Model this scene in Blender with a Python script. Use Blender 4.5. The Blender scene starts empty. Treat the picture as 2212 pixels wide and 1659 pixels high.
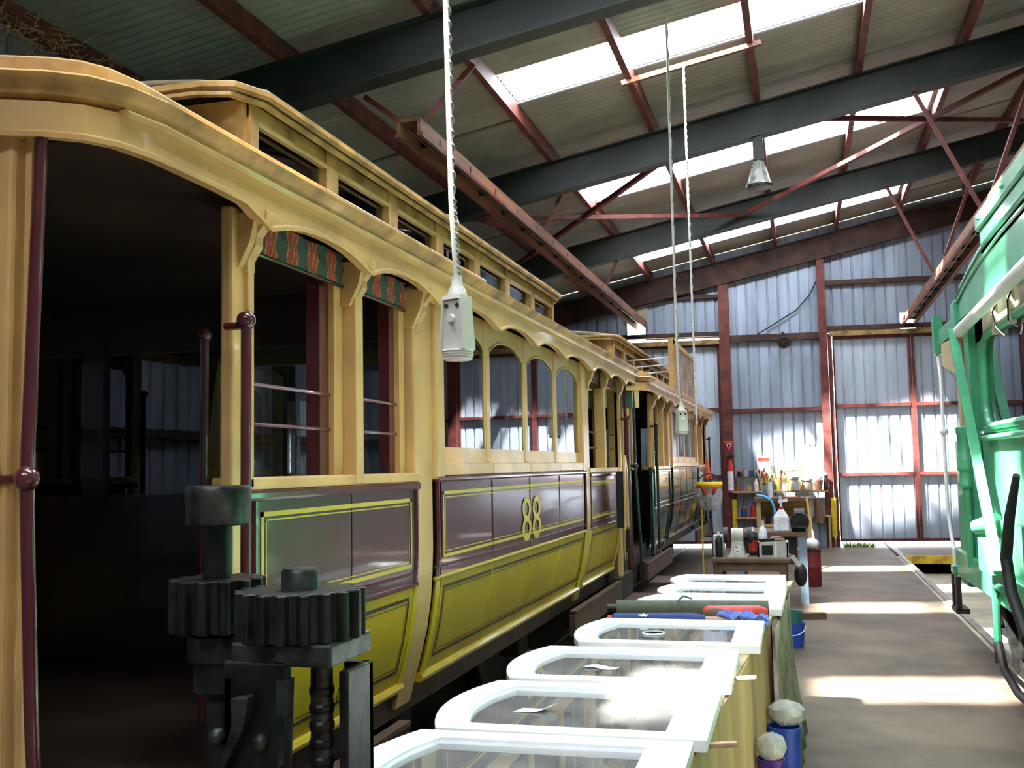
import bpy, math, random
from mathutils import Vector, Matrix
random.seed(7)
SC = bpy.context.scene
COL = SC.collection
PI = math.pi
# ------------------------------------------------------------------ camera
F_PX = 2250.0; CXP, CYP = 1106.0, 829.5; VPX, VPY = 1733.0, 998.0; ROLL = 0.019; EYE = 1.65
_d = Vector(((VPX-CXP)/F_PX, (VPY-CYP)/F_PX, 1.0)).normalized()
_u = Vector((-math.sin(ROLL), -math.cos(ROLL), (math.sin(ROLL)*_d.x+math.cos(ROLL)*_d.y)/_d.z)).normalized()
_x = _d.cross(_u)
def cam_to_world(c): return Vector((_x.dot(c), _d.dot(c), _u.dot(c)))
_r = cam_to_world(Vector((1, 0, 0))); _up = cam_to_world(Vector((0, -1, 0))); _bk = cam_to_world(Vector((0, 0, -1)))
cam_data = bpy.data.cameras.new('camera'); cam = bpy.data.objects.new('camera', cam_data); COL.objects.link(cam)
cam_data.sensor_width = 36.0; cam_data.lens = F_PX/2212.0*36.0; cam_data.clip_end = 200
M = Matrix(((_r.x, _up.x, _bk.x, 0), (_r.y, _up.y, _bk.y, 0), (_r.z, _up.z, _bk.z, EYE), (0, 0, 0, 1)))
cam.matrix_world = M
SC.camera = cam
# ------------------------------------------------------------------ sky, sun, exposure
world = bpy.data.worlds.new('sky'); SC.world = world; world.use_nodes = True
_bg = world.node_tree.nodes['Background']; _bg.inputs[0].default_value = (0.82, 0.91, 1.0, 1); _bg.inputs[1].default_value = 9.0
sun_data = bpy.data.lights.new('sun_offscreen', 'SUN'); sun_data.energy = 80.0; sun_data.angle = math.radians(2.6); sun_data.color = (1.0, 0.96, 0.89)
sun = bpy.data.objects.new('sun_offscreen', sun_data); COL.objects.link(sun); sun.location = (-6, -5, 14)
SUN_DIR = Vector((0.52, 0.41, -1.0))
sun.rotation_euler = SUN_DIR.to_track_quat('-Z', 'Y').to_euler()
SC.view_settings.view_transform = 'Standard'; SC.view_settings.look = 'None'
SC.view_settings.exposure = 0.85; SC.view_settings.gamma = 1.0; SC.view_settings.use_curve_mapping = False
# ------------------------------------------------------------------ materials
MATS = {}
def mat(name, col, rough=0.6, metal=0.0, var=0.12, scale=6.0, bump=0.0, coat=0.0, col2=None, stretch=None, detail=4.0, spec=0.5, trans=0.0, alpha=1.0):
    m = bpy.data.materials.new(name); m.use_nodes = True; nt = m.node_tree; n = nt.nodes; l = nt.links
    b = n['Principled BSDF']; b.inputs['Roughness'].default_value = rough; b.inputs['Metallic'].default_value = metal
    b.inputs['Specular IOR Level'].default_value = spec
    if coat: b.inputs['Coat Weight'].default_value = coat; b.inputs['Coat Roughness'].default_value = 0.06
    if trans: b.inputs['Transmission Weight'].default_value = trans
    b.inputs['Alpha'].default_value = alpha
    tc = n.new('ShaderNodeTexCoord'); mp = n.new('ShaderNodeMapping'); l.new(tc.outputs['Object'], mp.inputs[0])
    if stretch: mp.inputs['Scale'].default_value = stretch
    nz = n.new('ShaderNodeTexNoise'); nz.inputs['Scale'].default_value = scale; nz.inputs['Detail'].default_value = detail; nz.inputs['Roughness'].default_value = 0.6
    l.new(mp.outputs[0], nz.inputs['Vector'])
    cr = n.new('ShaderNodeValToRGB'); l.new(nz.outputs[0], cr.inputs[0])
    c2 = col2 or tuple(max(0, c*(1-var*2)) for c in col); c1 = tuple(min(1, c*(1+var)) for c in col) if not col2 else col
    cr.color_ramp.elements[0].position = 0.35; cr.color_ramp.elements[1].position = 0.65
    cr.color_ramp.elements[0].color = (*c2, 1); cr.color_ramp.elements[1].color = (*c1, 1)
    l.new(cr.outputs[0], b.inputs['Base Color'])
    if bump:
        bp = n.new('ShaderNodeBump'); bp.inputs['Strength'].default_value = bump; bp.inputs['Distance'].default_value = 0.02
        l.new(nz.outputs[0], bp.inputs['Height']); l.new(bp.outputs[0], b.inputs['Normal'])
    MATS[name] = m; return m
mat('cream', (0.72, 0.445, 0.165), 0.38, var=0.10, scale=3, coat=0.25, spec=0.4)
mat('cream_deep', (0.62, 0.35, 0.11), 0.5, var=0.25, scale=5, coat=0.1)  # darker, more orange and mottled cream for clerestory, gutter and board frame
mat('maroon', (0.085, 0.014, 0.022), 0.30, var=0.12, scale=2, coat=0.45)
mat('maroon_trim', (0.10, 0.015, 0.02), 0.25, var=0.1, scale=4, coat=0.8)
mat('ochre', (0.54, 0.355, 0.002), 0.42, var=0.08, scale=2.5, coat=0.10, spec=0.25)
mat('ochre_bead', (0.60, 0.44, 0.015), 0.35, var=0.08, scale=2.5, coat=0.4)
mat('gold_line', (0.70, 0.52, 0.06), 0.4, var=0.05)
mat('black_line', (0.015, 0.012, 0.01), 0.4, var=0.1)
mat('tram_green', (0.010, 0.032, 0.026), 0.25, var=0.1, scale=2, coat=0.9)
mat('tram_green_trim', (0.012, 0.040, 0.032), 0.25, var=0.1, coat=0.8)
mat('varnish', (0.036, 0.012, 0.005), 0.35, var=0.3, scale=4, stretch=(1, 1, 0.15), coat=0.4)
mat('interior', (0.035, 0.018, 0.010), 0.6, var=0.3, scale=3)
mat('iron', (0.020, 0.021, 0.020), 0.42, metal=0.4, var=0.4, scale=14, bump=0.15)
mat('iron_worn', (0.06, 0.065, 0.06), 0.40, metal=0.6, var=0.4, scale=16, bump=0.12)
mat('undergear', (0.020, 0.015, 0.012), 0.8, var=0.3, scale=6)
mat('sole_brown', (0.075, 0.035, 0.022), 0.6, var=0.25, scale=5)
mat('roof_canvas', (0.24, 0.19, 0.12), 0.7, var=0.2, scale=5)
mat('steel_dark', (0.020, 0.028, 0.026), 0.55, metal=0.0, var=0.25, scale=2)
mat('red_oxide', (0.135, 0.028, 0.021), 0.65, var=0.28, scale=5)
mat('brown_steel', (0.055, 0.022, 0.014), 0.75, var=0.35, scale=3)
mat('trough_wood', (0.22, 0.085, 0.038), 0.75, var=0.35, scale=4, stretch=(1, 0.1, 1))
mat('roof_sheet', (0.31, 0.30, 0.27), 0.55, metal=0.0, var=0.12, scale=1.2)
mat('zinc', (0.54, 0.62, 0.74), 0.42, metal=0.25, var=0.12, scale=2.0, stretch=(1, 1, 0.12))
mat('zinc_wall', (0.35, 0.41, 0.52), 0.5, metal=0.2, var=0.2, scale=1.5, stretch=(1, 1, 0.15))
mat('concrete', (0.145, 0.106, 0.074), 0.62, spec=0.25, var=0.22, scale=1.4, bump=0.1, detail=9)
mat('concrete_pale', (0.46, 0.41, 0.31), 0.8, var=0.15, scale=2)
mat('rail_steel', (0.28, 0.22, 0.17), 0.45, metal=0.5, var=0.3, scale=8)
mat('rust_yellow', (0.30, 0.19, 0.07), 0.6, var=0.3, scale=8)
mat('yellow_paint', (0.62, 0.42, 0.02), 0.6, var=0.25, scale=9)
mat('white_gloss', (0.90, 0.92, 0.95), 0.35, var=0.03, scale=4)
mat('plywood', (0.52, 0.33, 0.15), 0.7, var=0.2, scale=3, stretch=(1, 1, 0.2))
mat('bench_top', (0.60, 0.46, 0.25), 0.65, var=0.35, scale=3)
mat('grey_plastic', (0.66, 0.63, 0.57), 0.4, var=0.05)
mat('braid', (0.40, 0.39, 0.36), 0.5, var=0.45, scale=60)
mat('white_rope', (0.75, 0.75, 0.76), 0.6, var=0.2, scale=50)
mat('loco_green', (0.06, 0.33, 0.17), 0.42, var=0.12, scale=3, coat=0.2)
mat('loco_cream', (0.50, 0.40, 0.20), 0.5, var=0.12)
mat('loco_white', (0.80, 0.80, 0.78), 0.4, var=0.06)
mat('loco_ceiling', (0.50, 0.45, 0.32), 0.7, var=0.18, scale=4)
mat('black', (0.012, 0.012, 0.014), 0.5, var=0.2)
mat('rubber', (0.02, 0.02, 0.022), 0.6, var=0.3, scale=10)
mat('sign_board', (0.33, 0.24, 0.18), 0.6, var=0.25, scale=4)
def glass(name, tint=(0.93, 0.95, 0.93), ior=1.9, rough=0.01, haze=0.0):
    m = bpy.data.materials.new(name); m.use_nodes = True; nt = m.node_tree; n = nt.nodes; l = nt.links; n.clear()
    o = n.new('ShaderNodeOutputMaterial'); mx = n.new('ShaderNodeMixShader'); fr = n.new('ShaderNodeFresnel'); fr.inputs[0].default_value = ior
    t = n.new('ShaderNodeBsdfTransparent'); t.inputs[0].default_value = (*tint, 1)
    g = n.new('ShaderNodeBsdfGlossy'); g.inputs['Roughness'].default_value = rough; g.inputs['Color'].default_value = (0.95, 0.97, 1, 1)
    l.new(fr.outputs[0], mx.inputs[0]); l.new(g.outputs[0], mx.inputs[2]); last = t
    if haze:
        df = n.new('ShaderNodeBsdfDiffuse'); df.inputs[0].default_value = (0.7, 0.7, 0.66, 1); m2 = n.new('ShaderNodeMixShader')
        nz = n.new('ShaderNodeTexNoise'); nz.inputs['Scale'].default_value = 4; mu = n.new('ShaderNodeMath'); mu.operation = 'MULTIPLY'; mu.inputs[1].default_value = haze*2
        l.new(nz.outputs[0], mu.inputs[0]); l.new(mu.outputs[0], m2.inputs[0]); l.new(t.outputs[0], m2.inputs[1]); l.new(df.outputs[0], m2.inputs[2]); last = m2
    l.new(last.outputs[0], mx.inputs[1]); l.new(mx.outputs[0], o.inputs[0]); MATS[name] = m; return m
glass('glass'); glass('glass_dusty', ior=1.45, haze=0.24); glass('clear_plastic', (0.9, 0.92, 0.9), 1.5, 0.08, 0.45)
def skylight_mat():
    m = bpy.data.materials.new('fibreglass'); m.use_nodes = True; n = m.node_tree.nodes; l = m.node_tree.links; n.clear()
    o = n.new('ShaderNodeOutputMaterial'); mx = n.new('ShaderNodeMixShader'); t = n.new('ShaderNodeBsdfTransparent'); s = n.new('ShaderNodeBsdfTranslucent')
    nz = n.new('ShaderNodeTexNoise'); nz.inputs['Scale'].default_value = 3; mr = n.new('ShaderNodeMapRange'); mr.inputs[3].default_value = 0.28; mr.inputs[4].default_value = 0.42
    l.new(nz.outputs[0], mr.inputs[0]); l.new(mr.outputs[0], mx.inputs[0])
    t.inputs[0].default_value = (0.95, 0.97, 1, 1); s.inputs[0].default_value = (0.85, 0.9, 0.95, 1)
    l.new(t.outputs[0], mx.inputs[1]); l.new(s.outputs[0], mx.inputs[2]); l.new(mx.outputs[0], o.inputs[0]); MATS['fibreglass'] = m
skylight_mat()
def stripe_mat(name, axis, period, bands, rough=0.8):
    """bands: list of (start 0..1, colour) repeated along one object axis"""
    m = bpy.data.materials.new(name); m.use_nodes = True; n = m.node_tree.nodes; l = m.node_tree.links; b = n['Principled BSDF']; b.inputs['Roughness'].default_value = rough
    tc = n.new('ShaderNodeTexCoord'); sp = n.new('ShaderNodeSeparateXYZ'); l.new(tc.outputs['Object'], sp.inputs[0])
    a = n.new('ShaderNodeMath'); a.operation = 'DIVIDE'; a.inputs[1].default_value = period; l.new(sp.outputs[axis], a.inputs[0])
    f = n.new('ShaderNodeMath'); f.operation = 'FLOORED_MODULO'; f.inputs[1].default_value = 1.0; l.new(a.outputs[0], f.inputs[0])
    cr = n.new('ShaderNodeValToRGB'); cr.color_ramp.interpolation = 'CONSTANT'; l.new(f.outputs[0], cr.inputs[0])
    for i, (p, c) in enumerate(bands):
        e = cr.color_ramp.elements[i] if i < 2 else cr.color_ramp.elements.new(p)
        e.position = p; e.color = (*c, 1)
    l.new(cr.outputs[0], b.inputs['Base Color']); MATS[name] = m
_gr = (0.06, 0.085, 0.07); _rd = (0.42, 0.05, 0.03); _yl = (0.5, 0.33, 0.12)
stripe_mat('blind_red', 1, 0.155, [(0.0, _gr), (0.50, _yl), (0.53, _rd), (0.70, (0.09, 0.08, 0.02)), (0.74, _yl), (0.77, _rd), (0.94, _yl), (0.97, _gr)])
stripe_mat('blind_green', 0, 0.30, [(0.0, (0.62, 0.52, 0.20)), (0.5, (0.02, 0.07, 0.06))])
# ------------------------------------------------------------------ mesh helpers
class MB:
    def __init__(s): s.v = []; s.f = []
    def add(s, vs, fs):
        k = len(s.v); s.v += [tuple(p) for p in vs]; s.f += [tuple(i+k for i in q) for q in fs]; return s
    def box(s, x0, x1, y0, y1, z0, z1):
        return s.add([(x0, y0, z0), (x1, y0, z0), (x1, y1, z0), (x0, y1, z0), (x0, y0, z1), (x1, y0, z1), (x1, y1, z1), (x0, y1, z1)],
                     [(0, 3, 2, 1), (4, 5, 6, 7), (0, 1, 5, 4), (1, 2, 6, 5), (2, 3, 7, 6), (3, 0, 4, 7)])
    def prism(s, poly, fn0, fn1):
        n = len(poly); return s.add([fn0(*p) for p in poly]+[fn1(*p) for p in poly],
                     [tuple(range(n-1, -1, -1)), tuple(range(n, 2*n))]+[(i, (i+1) % n, n+(i+1) % n, n+i) for i in range(n)])
    def beam(s, a, b, w, h, up=(0, 0, 1)):
        a = Vector(a); b = Vector(b); d = (b-a).normalized(); sd = d.cross(Vector(up)).normalized()*(w/2); u = sd.cross(d).normalized()*(h/2)
        vs = [a-sd-u, a+sd-u, a+sd+u, a-sd+u, b-sd-u, b+sd-u, b+sd+u, b-sd+u]
        return s.add(vs, [(0, 1, 2, 3), (7, 6, 5, 4), (0, 4, 5, 1), (1, 5, 6, 2), (2, 6, 7, 3), (3, 7, 4, 0)])
    def ibeam(s, a, b, w, h, t=0.02, up=(0, 0, 1)):
        a = Vector(a); b = Vector(b); d = (b-a).normalized(); u = (d.cross(Vector(up))).normalized().cross(d).normalized()
        s.beam(a, b, t, h, up); s.beam(a+u*(h/2-t/2), b+u*(h/2-t/2), w, t, up); s.beam(a-u*(h/2-t/2), b-u*(h/2-t/2), w, t, up); return s
    def cyl(s, a, b, r, r2=None, n=12, caps=True):
        a = Vector(a); b = Vector(b); r2 = r if r2 is None else r2; d = (b-a).normalized()
        t = Vector((1, 0, 0)) if abs(d.x) < 0.9 else Vector((0, 1, 0)); e1 = d.cross(t).normalized(); e2 = d.cross(e1)
        vs = []
        for p, q in ((a, r), (b, r2)):
            vs += [p+e1*(q*math.cos(2*PI*i/n))+e2*(q*math.sin(2*PI*i/n)) for i in range(n)]
        fs = [(i, (i+1) % n, n+(i+1) % n, n+i) for i in range(n)]
        if caps: fs += [tuple(range(n-1, -1, -1)), tuple(range(n, 2*n))]
        return s.add(vs, fs)
    def tube(s, pts, r, n=8):
        pts = [Vector(p) for p in pts]; m = len(pts); vs = []; fs = []
        prev = None
        for i, p in enumerate(pts):
            d = (pts[min(i+1, m-1)]-pts[max(i-1, 0)]).normalized()
            if prev is None:
                t = Vector((1, 0, 0)) if abs(d.x) < 0.9 else Vector((0, 1, 0)); e1 = d.cross(t).normalized()
            else: e1 = (prev-d*prev.dot(d)).normalized()
            prev = e1; e2 = d.cross(e1); rr = r[i] if isinstance(r, (list, tuple)) else r
            vs += [p+e1*(rr*math.cos(2*PI*k/n))+e2*(rr*math.sin(2*PI*k/n)) for k in range(n)]
        for i in range(m-1):
            for k in range(n): fs.append((i*n+k, i*n+(k+1) % n, (i+1)*n+(k+1) % n, (i+1)*n+k))
        fs += [tuple(range(n-1, -1, -1)), tuple(range((m-1)*n, m*n))]
        return s.add(vs, fs)
    def lathe(s, c, prof, n=20):
        c = Vector(c); vs = []; fs = []
        for r, z in prof: vs += [c+Vector((r*math.cos(2*PI*i/n), r*math.sin(2*PI*i/n), z)) for i in range(n)]
        m = len(prof)
        for j in range(m-1):
            for i in range(n): fs.append((j*n+i, j*n+(i+1) % n, (j+1)*n+(i+1) % n, (j+1)*n+i))
        fs += [tuple(range(n-1, -1, -1)), tuple(range((m-1)*n, m*n))]
        return s.add(vs, fs)
    def ball(s, c, r, n=12, sq=(1, 1, 1)):
        prof = [(r*math.sin(PI*k/8), -r*math.cos(PI*k/8)) for k in range(9)]; prof[0] = (r*0.02, -r); prof[-1] = (r*0.02, r)
        k = len(s.v); s.lathe((0, 0, 0), prof, n)
        s.v[k:] = [(c[0]+p[0]*sq[0], c[1]+p[1]*sq[1], c[2]+p[2]*sq[2]) for p in s.v[k:]]; return s
    def grid(s, rows, close=False):
        m = len(rows); n = len(rows[0]); vs = [p for r in rows for p in r]; fs = []
        for i in range(m-1):
            for j in range(n-1 if not close else n): fs.append((i*n+j, i*n+(j+1) % n, (i+1)*n+(j+1) % n, (i+1)*n+j))
        return s.add(vs, fs)
    def xf(s, fn, k=0): s.v[k:] = [tuple(fn(*p)) for p in s.v[k:]]; return s
def wloc(o):
    p = Vector((0, 0, 0))
    while o is not None: p = p+o.location; o = o.parent
    return p
def build(name, mb, m, parent=None, smooth=False, bevel=0.0, solid=0.0, at=None):
    """links one mesh object; mesh coordinates are given in the world"""
    me = bpy.data.meshes.new(name); off = wloc(parent) if parent else Vector((0, 0, 0))
    o = bpy.data.objects.new(name, me)
    if at is None:
        xs = [v[0] for v in mb.v]; ys = [v[1] for v in mb.v]; zs = [v[2] for v in mb.v]
        at = Vector(((min(xs)+max(xs))/2, (min(ys)+max(ys))/2, min(zs)))
    at = Vector(at)
    me.from_pydata([(v[0]-at.x, v[1]-at.y, v[2]-at.z) for v in mb.v], [], mb.f); me.update()
    import bmesh as _bm
    b = _bm.new(); b.from_mesh(me); _bm.ops.recalc_face_normals(b, faces=b.faces); b.to_mesh(me); b.free()
    if smooth:
        for p in me.polygons: p.use_smooth = True
        try: me.set_sharp_from_angle(angle=math.radians(40))
        except Exception: pass
    me.materials.append(MATS[m] if isinstance(m, str) else m)
    COL.objects.link(o); o.location = at-off
    if parent: o.parent = parent
    if bevel:
        md = o.modifiers.new('bevel', 'BEVEL'); md.width = bevel; md.segments = 2; md.limit_method = 'ANGLE'
    if solid:
        md = o.modifiers.new('solidify', 'SOLIDIFY'); md.thickness = solid; md.offset = 0
    return o
def tag(o, label, cat, group=None):
    o['label'] = label; o['category'] = cat
    if group: o['group'] = group
    return o
def struct(o, label=None):
    o['kind'] = 'structure'
    if label: o['label'] = label
    return o
def thing(name, loc, label, cat, group=None):
    o = bpy.data.objects.new(name, None); COL.objects.link(o); o.location = loc; o.empty_display_size = 0.1
    return tag(o, label, cat, group)
def text_mesh(txt, size=1.0):
    cu = bpy.data.curves.new('lettering', 'FONT'); cu.body = txt; cu.size = size; cu.align_x = 'CENTER'; cu.fill_mode = 'FRONT'; cu.resolution_u = 3
    o = bpy.data.objects.new('lettering_tmp', cu); COL.objects.link(o)
    bpy.context.view_layer.update()
    me = bpy.data.meshes.new_from_object(o.evaluated_get(bpy.context.evaluated_depsgraph_get()))
    mb = MB(); mb.add([tuple(v.co) for v in me.vertices], [tuple(p.vertices) for p in me.polygons])
    bpy.data.objects.remove(o); bpy.data.curves.remove(cu); bpy.data.meshes.remove(me); return mb
# ------------------------------------------------------------------ shed shell
SH = 0.10                       # the shed stands slightly askew to the tracks
RS = 0.22                       # roof slope
def zr(x, base): return base+RS*x if x <= 4.6 else base+RS*4.6-RS*(x-4.6)
RX0, RXR, RX1 = -5.75, 4.6, 6.8
Y_NEAR, Y_BACK = -9.0, 21.3
SKY_Y = [-2.5, 2.1, 6.05, 10.45, 14.9, 19.72]; SKX0, SKX1 = -2.8, 1.9
def skw(y): return 0.30 if y > 19 else 0.39
RAFT_Y = [-4.85, -0.5, 3.85, 8.2, 12.55, 16.9, 21.18]
PUR_X = [-5.3, -4.1, -2.83, -1.585, -0.35, 0.82, 2.0, 3.2, 4.4]
def corr(x0, x1, y0, y1, base):
    n = max(2, int((y1-y0)/0.028)); rows = []
    for i in range(n+1):
        y = y0+(y1-y0)*i/n; dz = 0.010*math.sin(2*PI*y/0.112)
        rows.append([(x0, y+SH*x0, zr(x0, base)+dz), (x1, y+SH*x1, zr(x1, base)+dz)])
    return MB().grid(rows)
ys = []; c = Y_NEAR-1.0
ceil_parts = []
segs = []
for s_ in SKY_Y:
    segs.append((c, s_-skw(s_))); c = s_+skw(s_)
segs.append((c, Y_BACK+0.3))
first = MB()
for a, b in segs: first.add(*[(q.v, q.f) for q in [corr(RX0, RXR, a, b, 6.2)]][0])
ceiling = struct(build('ceiling', first, 'roof_sheet', smooth=True), 'corrugated iron roof lining over the whole shed')
for s_ in SKY_Y:
    SKX0 = -3.3 if s_ == 2.1 else -2.8; SKW = skw(s_)
    build('roof_sheet', corr(RX0, SKX0, s_-SKW-0.02, s_+SKW+0.02, 6.195), 'roof_sheet', ceiling, smooth=True)
    build('roof_sheet', corr(SKX1, RXR, s_-SKW-0.02, s_+SKW+0.02, 6.195), 'roof_sheet', ceiling, smooth=True)
    o = build('skylight_sheet', corr(SKX0, SKX1, s_-SKW, s_+SKW, 6.205), 'fibreglass', ceiling, smooth=True); o['label'] = 'translucent white skylight sheet'
    # zinc flashing along the edge of the skylight
    build('skylight_flashing', MB().beam((SKX0, s_+SKW+SH*SKX0+0.02, zr(SKX0, 6.17)), (SKX1, s_+SKW+SH*SKX1+0.02, zr(SKX1, 6.17)), 0.05, 0.012), 'zinc', ceiling)
    pn = 'skylight_portal' if s_ > 8 else 'skylight_portal_offscreen'
    ld = bpy.data.lights.new(pn, 'AREA'); ld.shape = 'RECTANGLE'; ld.size = SKX1-SKX0; ld.size_y = SKW*2; ld.cycles.is_portal = True
    lo = bpy.data.objects.new(pn, ld); COL.objects.link(lo); xm = (SKX0+SKX1)/2
    lo.location = (xm, s_+SH*xm, zr(xm, 6.23)); lo.rotation_euler = (0, -math.atan(RS), 0)
rr = MB()
for a, b in [(Y_NEAR-1, Y_BACK+0.3)]:
    rr = corr(RXR, RX1, a, b, 6.2)
build('roof_sheet', rr, 'roof_sheet', ceiling, smooth=True)
for i, y in enumerate(RAFT_Y):
    end = i == len(RAFT_Y)-1
    mb = MB(); h = 0.40 if not end else 0.46
    x0 = -5.42; zc = 6.0-h/2
    mb.ibeam((x0, y+SH*x0, zr(x0, zc)), (RXR, y+SH*RXR, zr(RXR, zc)), 0.20 if not end else 0.14, h, 0.018)
    mb.ibeam((RXR, y+SH*RXR, zr(RXR, zc)), (6.5, y+SH*6.5, zr(6.5, zc)), 0.20, h, 0.018)
    build('rafter', mb, 'steel_dark' if not end else 'brown_steel', ceiling)
for x in PUR_X:
    build('purlin', MB().beam((x, Y_NEAR, zr(x, 6.09)), (x, Y_BACK, zr(x, 6.09)), 0.07, 0.17), 'red_oxide', ceiling)
# sheet laps that show as dark lines
for y, xa, xb in ((9.55, -5.2, -2.9), (11.35, -5.2, -2.9), (14.0, -5.2, -2.9), (15.75, -5.2, -2.9), (18.8, -5.2, -2.9), (16.0, 1.95, 4.5), (20.2, 1.95, 4.5)):
    build('sheet_lap', MB().beam((xa, y+SH*xa, zr(xa, 6.183)), (xb, y+SH*xb, zr(xb, 6.183)), 0.05, 0.022), 'roof_sheet', ceiling)
# diagonal wind bracing under the purlins between two rafters, and struts
def brace(a, b, w=0.05, m='red_oxide'): build('wind_brace', MB().beam(a, b, w, w), m, ceiling)
zb = 5.76
for (xa, ya, xb, yb) in ((-4.15, 12.55, -0.75, 16.75), (-4.15, 15.6, -1.5, 12.75), (-0.70, 16.7, 3.2, 13.3), (0.20, 12.85, 3.3, 16.1)):
    brace((xa, ya, zr(xa, zb)), (xb, yb, zr(xb, zb)), 0.06, 'red_oxide')
# back wall cladding (ribbed sheet, pans facing in)
def cladding(x0, x1, z0, zf, y, pitch=0.205, inward=-1, axis='x', shear=SH):
    mb = MB(); rows0 = []; x = x0
    pts = []
    while x < x1-1e-6:
        for dx, d in ((0, 0), (pitch-0.045, 0), (pitch-0.035, 0.028), (pitch-0.012, 0.028), (pitch-0.002, 0)):
            if x+dx < x1: pts.append((x+dx, d))
        x += pitch
    pts.append((x1, 0))
    r0 = []; r1 = []
    for (a, d) in pts:
        if axis == 'x': q = lambda z: (a, y+shear*a-inward*d, z)
        else: q = lambda z: (y-inward*d, a, z)
        r0.append(q(z0(a) if callable(z0) else z0)); r1.append(q(zf(a) if callable(zf) else zf))
    return mb.grid([r0, r1])
top = lambda x: zr(x, 6.19)
yb = Y_BACK
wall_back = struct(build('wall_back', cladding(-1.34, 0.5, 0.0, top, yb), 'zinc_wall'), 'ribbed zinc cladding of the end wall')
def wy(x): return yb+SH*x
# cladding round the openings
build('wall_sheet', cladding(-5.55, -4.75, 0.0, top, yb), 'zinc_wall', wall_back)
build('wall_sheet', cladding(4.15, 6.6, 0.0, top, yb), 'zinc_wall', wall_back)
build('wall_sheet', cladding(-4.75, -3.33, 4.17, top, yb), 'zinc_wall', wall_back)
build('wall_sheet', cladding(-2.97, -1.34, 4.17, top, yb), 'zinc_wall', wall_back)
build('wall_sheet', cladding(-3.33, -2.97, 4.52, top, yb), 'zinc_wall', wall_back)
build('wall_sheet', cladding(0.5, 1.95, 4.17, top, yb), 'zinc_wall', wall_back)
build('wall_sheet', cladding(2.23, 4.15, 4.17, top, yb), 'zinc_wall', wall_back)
build('wall_sheet', cladding(1.95, 2.23, 4.52, top, yb), 'zinc_wall', wall_back)
def wbox(name, x0, x1, d0, d1, z0, z1, m, parent=wall_back):
    """box on the end wall; d is the distance in front of the cladding"""
    mb = MB().box(x0, x1, -d1, -d0, z0, z1); mb.xf(lambda x, y, z: (x, wy(x)+y, z)); return build(name, mb, m, parent)
for xc, w, z1 in ((-1.40, 0.20, 5.25), (0.49, 0.15, 5.66), (4.0, 0.20, 6.43), (-4.75, 0.18, 4.51)):
    wbox('column', xc-w/2, xc+w/2, 0.0, 0.16, 0.0, z1, 'red_oxide')
wbox('column', -1.52, -1.42, 0.0, 0.10, 0.0, 4.1, 'red_oxide'); wbox('column', 0.57, 0.65, 0.0, 0.12, 0.0, 4.15, 'red_oxide')
for x0, x1, z, m, h in ((-1.3, 0.42, 4.13, 'brown_steel', 0.13), (-1.3, 0.42, 2.69, 'red_oxide', 0.07), (0.57, 3.95, 5.17, 'brown_steel', 0.09), (-4.66, -1.5, 5.0, 'brown_steel', 0.08),
                        (0.57, 3.95, 4.26, 'brown_steel', 0.09), (-4.66, -1.5, 4.24, 'brown_steel', 0.09), (4.1, 6.5, 4.2, 'brown_steel', 0.1), (4.1, 6.5, 2.7, 'red_oxide', 0.08), (4.1, 6.5, 1.4, 'red_oxide', 0.08), (4.1, 6.5, 5.2, 'brown_steel', 0.08)):
    wbox('girt', x0, x1, 0.0, 0.09, z-h/2, z+h/2, m)
wbox('door_track', 0.6, 3.95, 0.02, 0.13, 4.10, 4.19, 'rust_yellow'); wbox('door_track', -4.6, -1.45, 0.02, 0.13, 4.03, 4.12, 'rust_yellow')
wbox('backing_board', -3.37, -2.91, 0.02, 0.05, 4.53, 5.05, 'concrete_pale')
def door_leaf(name, x0, x1, z0, z1, stile_l, stile_r):
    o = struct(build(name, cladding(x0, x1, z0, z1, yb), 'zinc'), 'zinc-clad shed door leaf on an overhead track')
    for x, w in ((x0, stile_l), (x1-stile_r, stile_r)):
        if w: wbox('stile', x, x+w, 0.0, 0.06, z0, z1, 'red_oxide', o)
    for z in (2.73, 1.39): wbox('door_rail', x0+stile_l, x1-stile_r, 0.0, 0.07, z-0.03, z+0.03, 'red_oxide', o)
    wbox('door_rail', x0, x1, 0.0, 0.05, z1-0.06, z1, 'red_oxide', o); wbox('door_rail', x0, x1, 0.0, 0.05, z0, z0+0.05, 'red_oxide', o)
    return o
door_leaf('door_1', -4.66, -1.50, 0.07, 4.05, 0.06, 0.06)
door_leaf('door_2', 0.66, 2.12, 0.10, 4.10, 0.03, 0.05); door_leaf('door_3', 2.125, 3.9, 0.10, 4.10, 0.05, 0.06)
# side and near walls
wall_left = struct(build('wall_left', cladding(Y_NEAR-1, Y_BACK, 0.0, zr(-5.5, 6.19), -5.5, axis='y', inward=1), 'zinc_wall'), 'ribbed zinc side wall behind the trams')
wall_right = struct(build('wall_right', cladding(Y_NEAR-1, Y_BACK+1.5, 0.0, zr(6.6, 6.17), 6.6, axis='y', inward=-1), 'zinc_wall'), 'unseen ribbed zinc side wall set close beyond the green tram to cut bounced light')  # unseen wall, placed close in to cut light bouncing from the right
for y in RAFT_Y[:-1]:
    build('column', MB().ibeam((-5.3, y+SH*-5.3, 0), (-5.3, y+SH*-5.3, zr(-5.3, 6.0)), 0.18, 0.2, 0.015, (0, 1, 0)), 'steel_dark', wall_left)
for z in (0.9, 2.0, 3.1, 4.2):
    build('girt', MB().box(-5.47, -5.39, Y_NEAR, Y_BACK-0.6, z-0.04, z+0.04), 'brown_steel', wall_left); build('girt', MB().box(6.5, 6.58, Y_NEAR, Y_BACK+1.2, z-0.04, z+0.04), 'brown_steel', wall_right)
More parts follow.
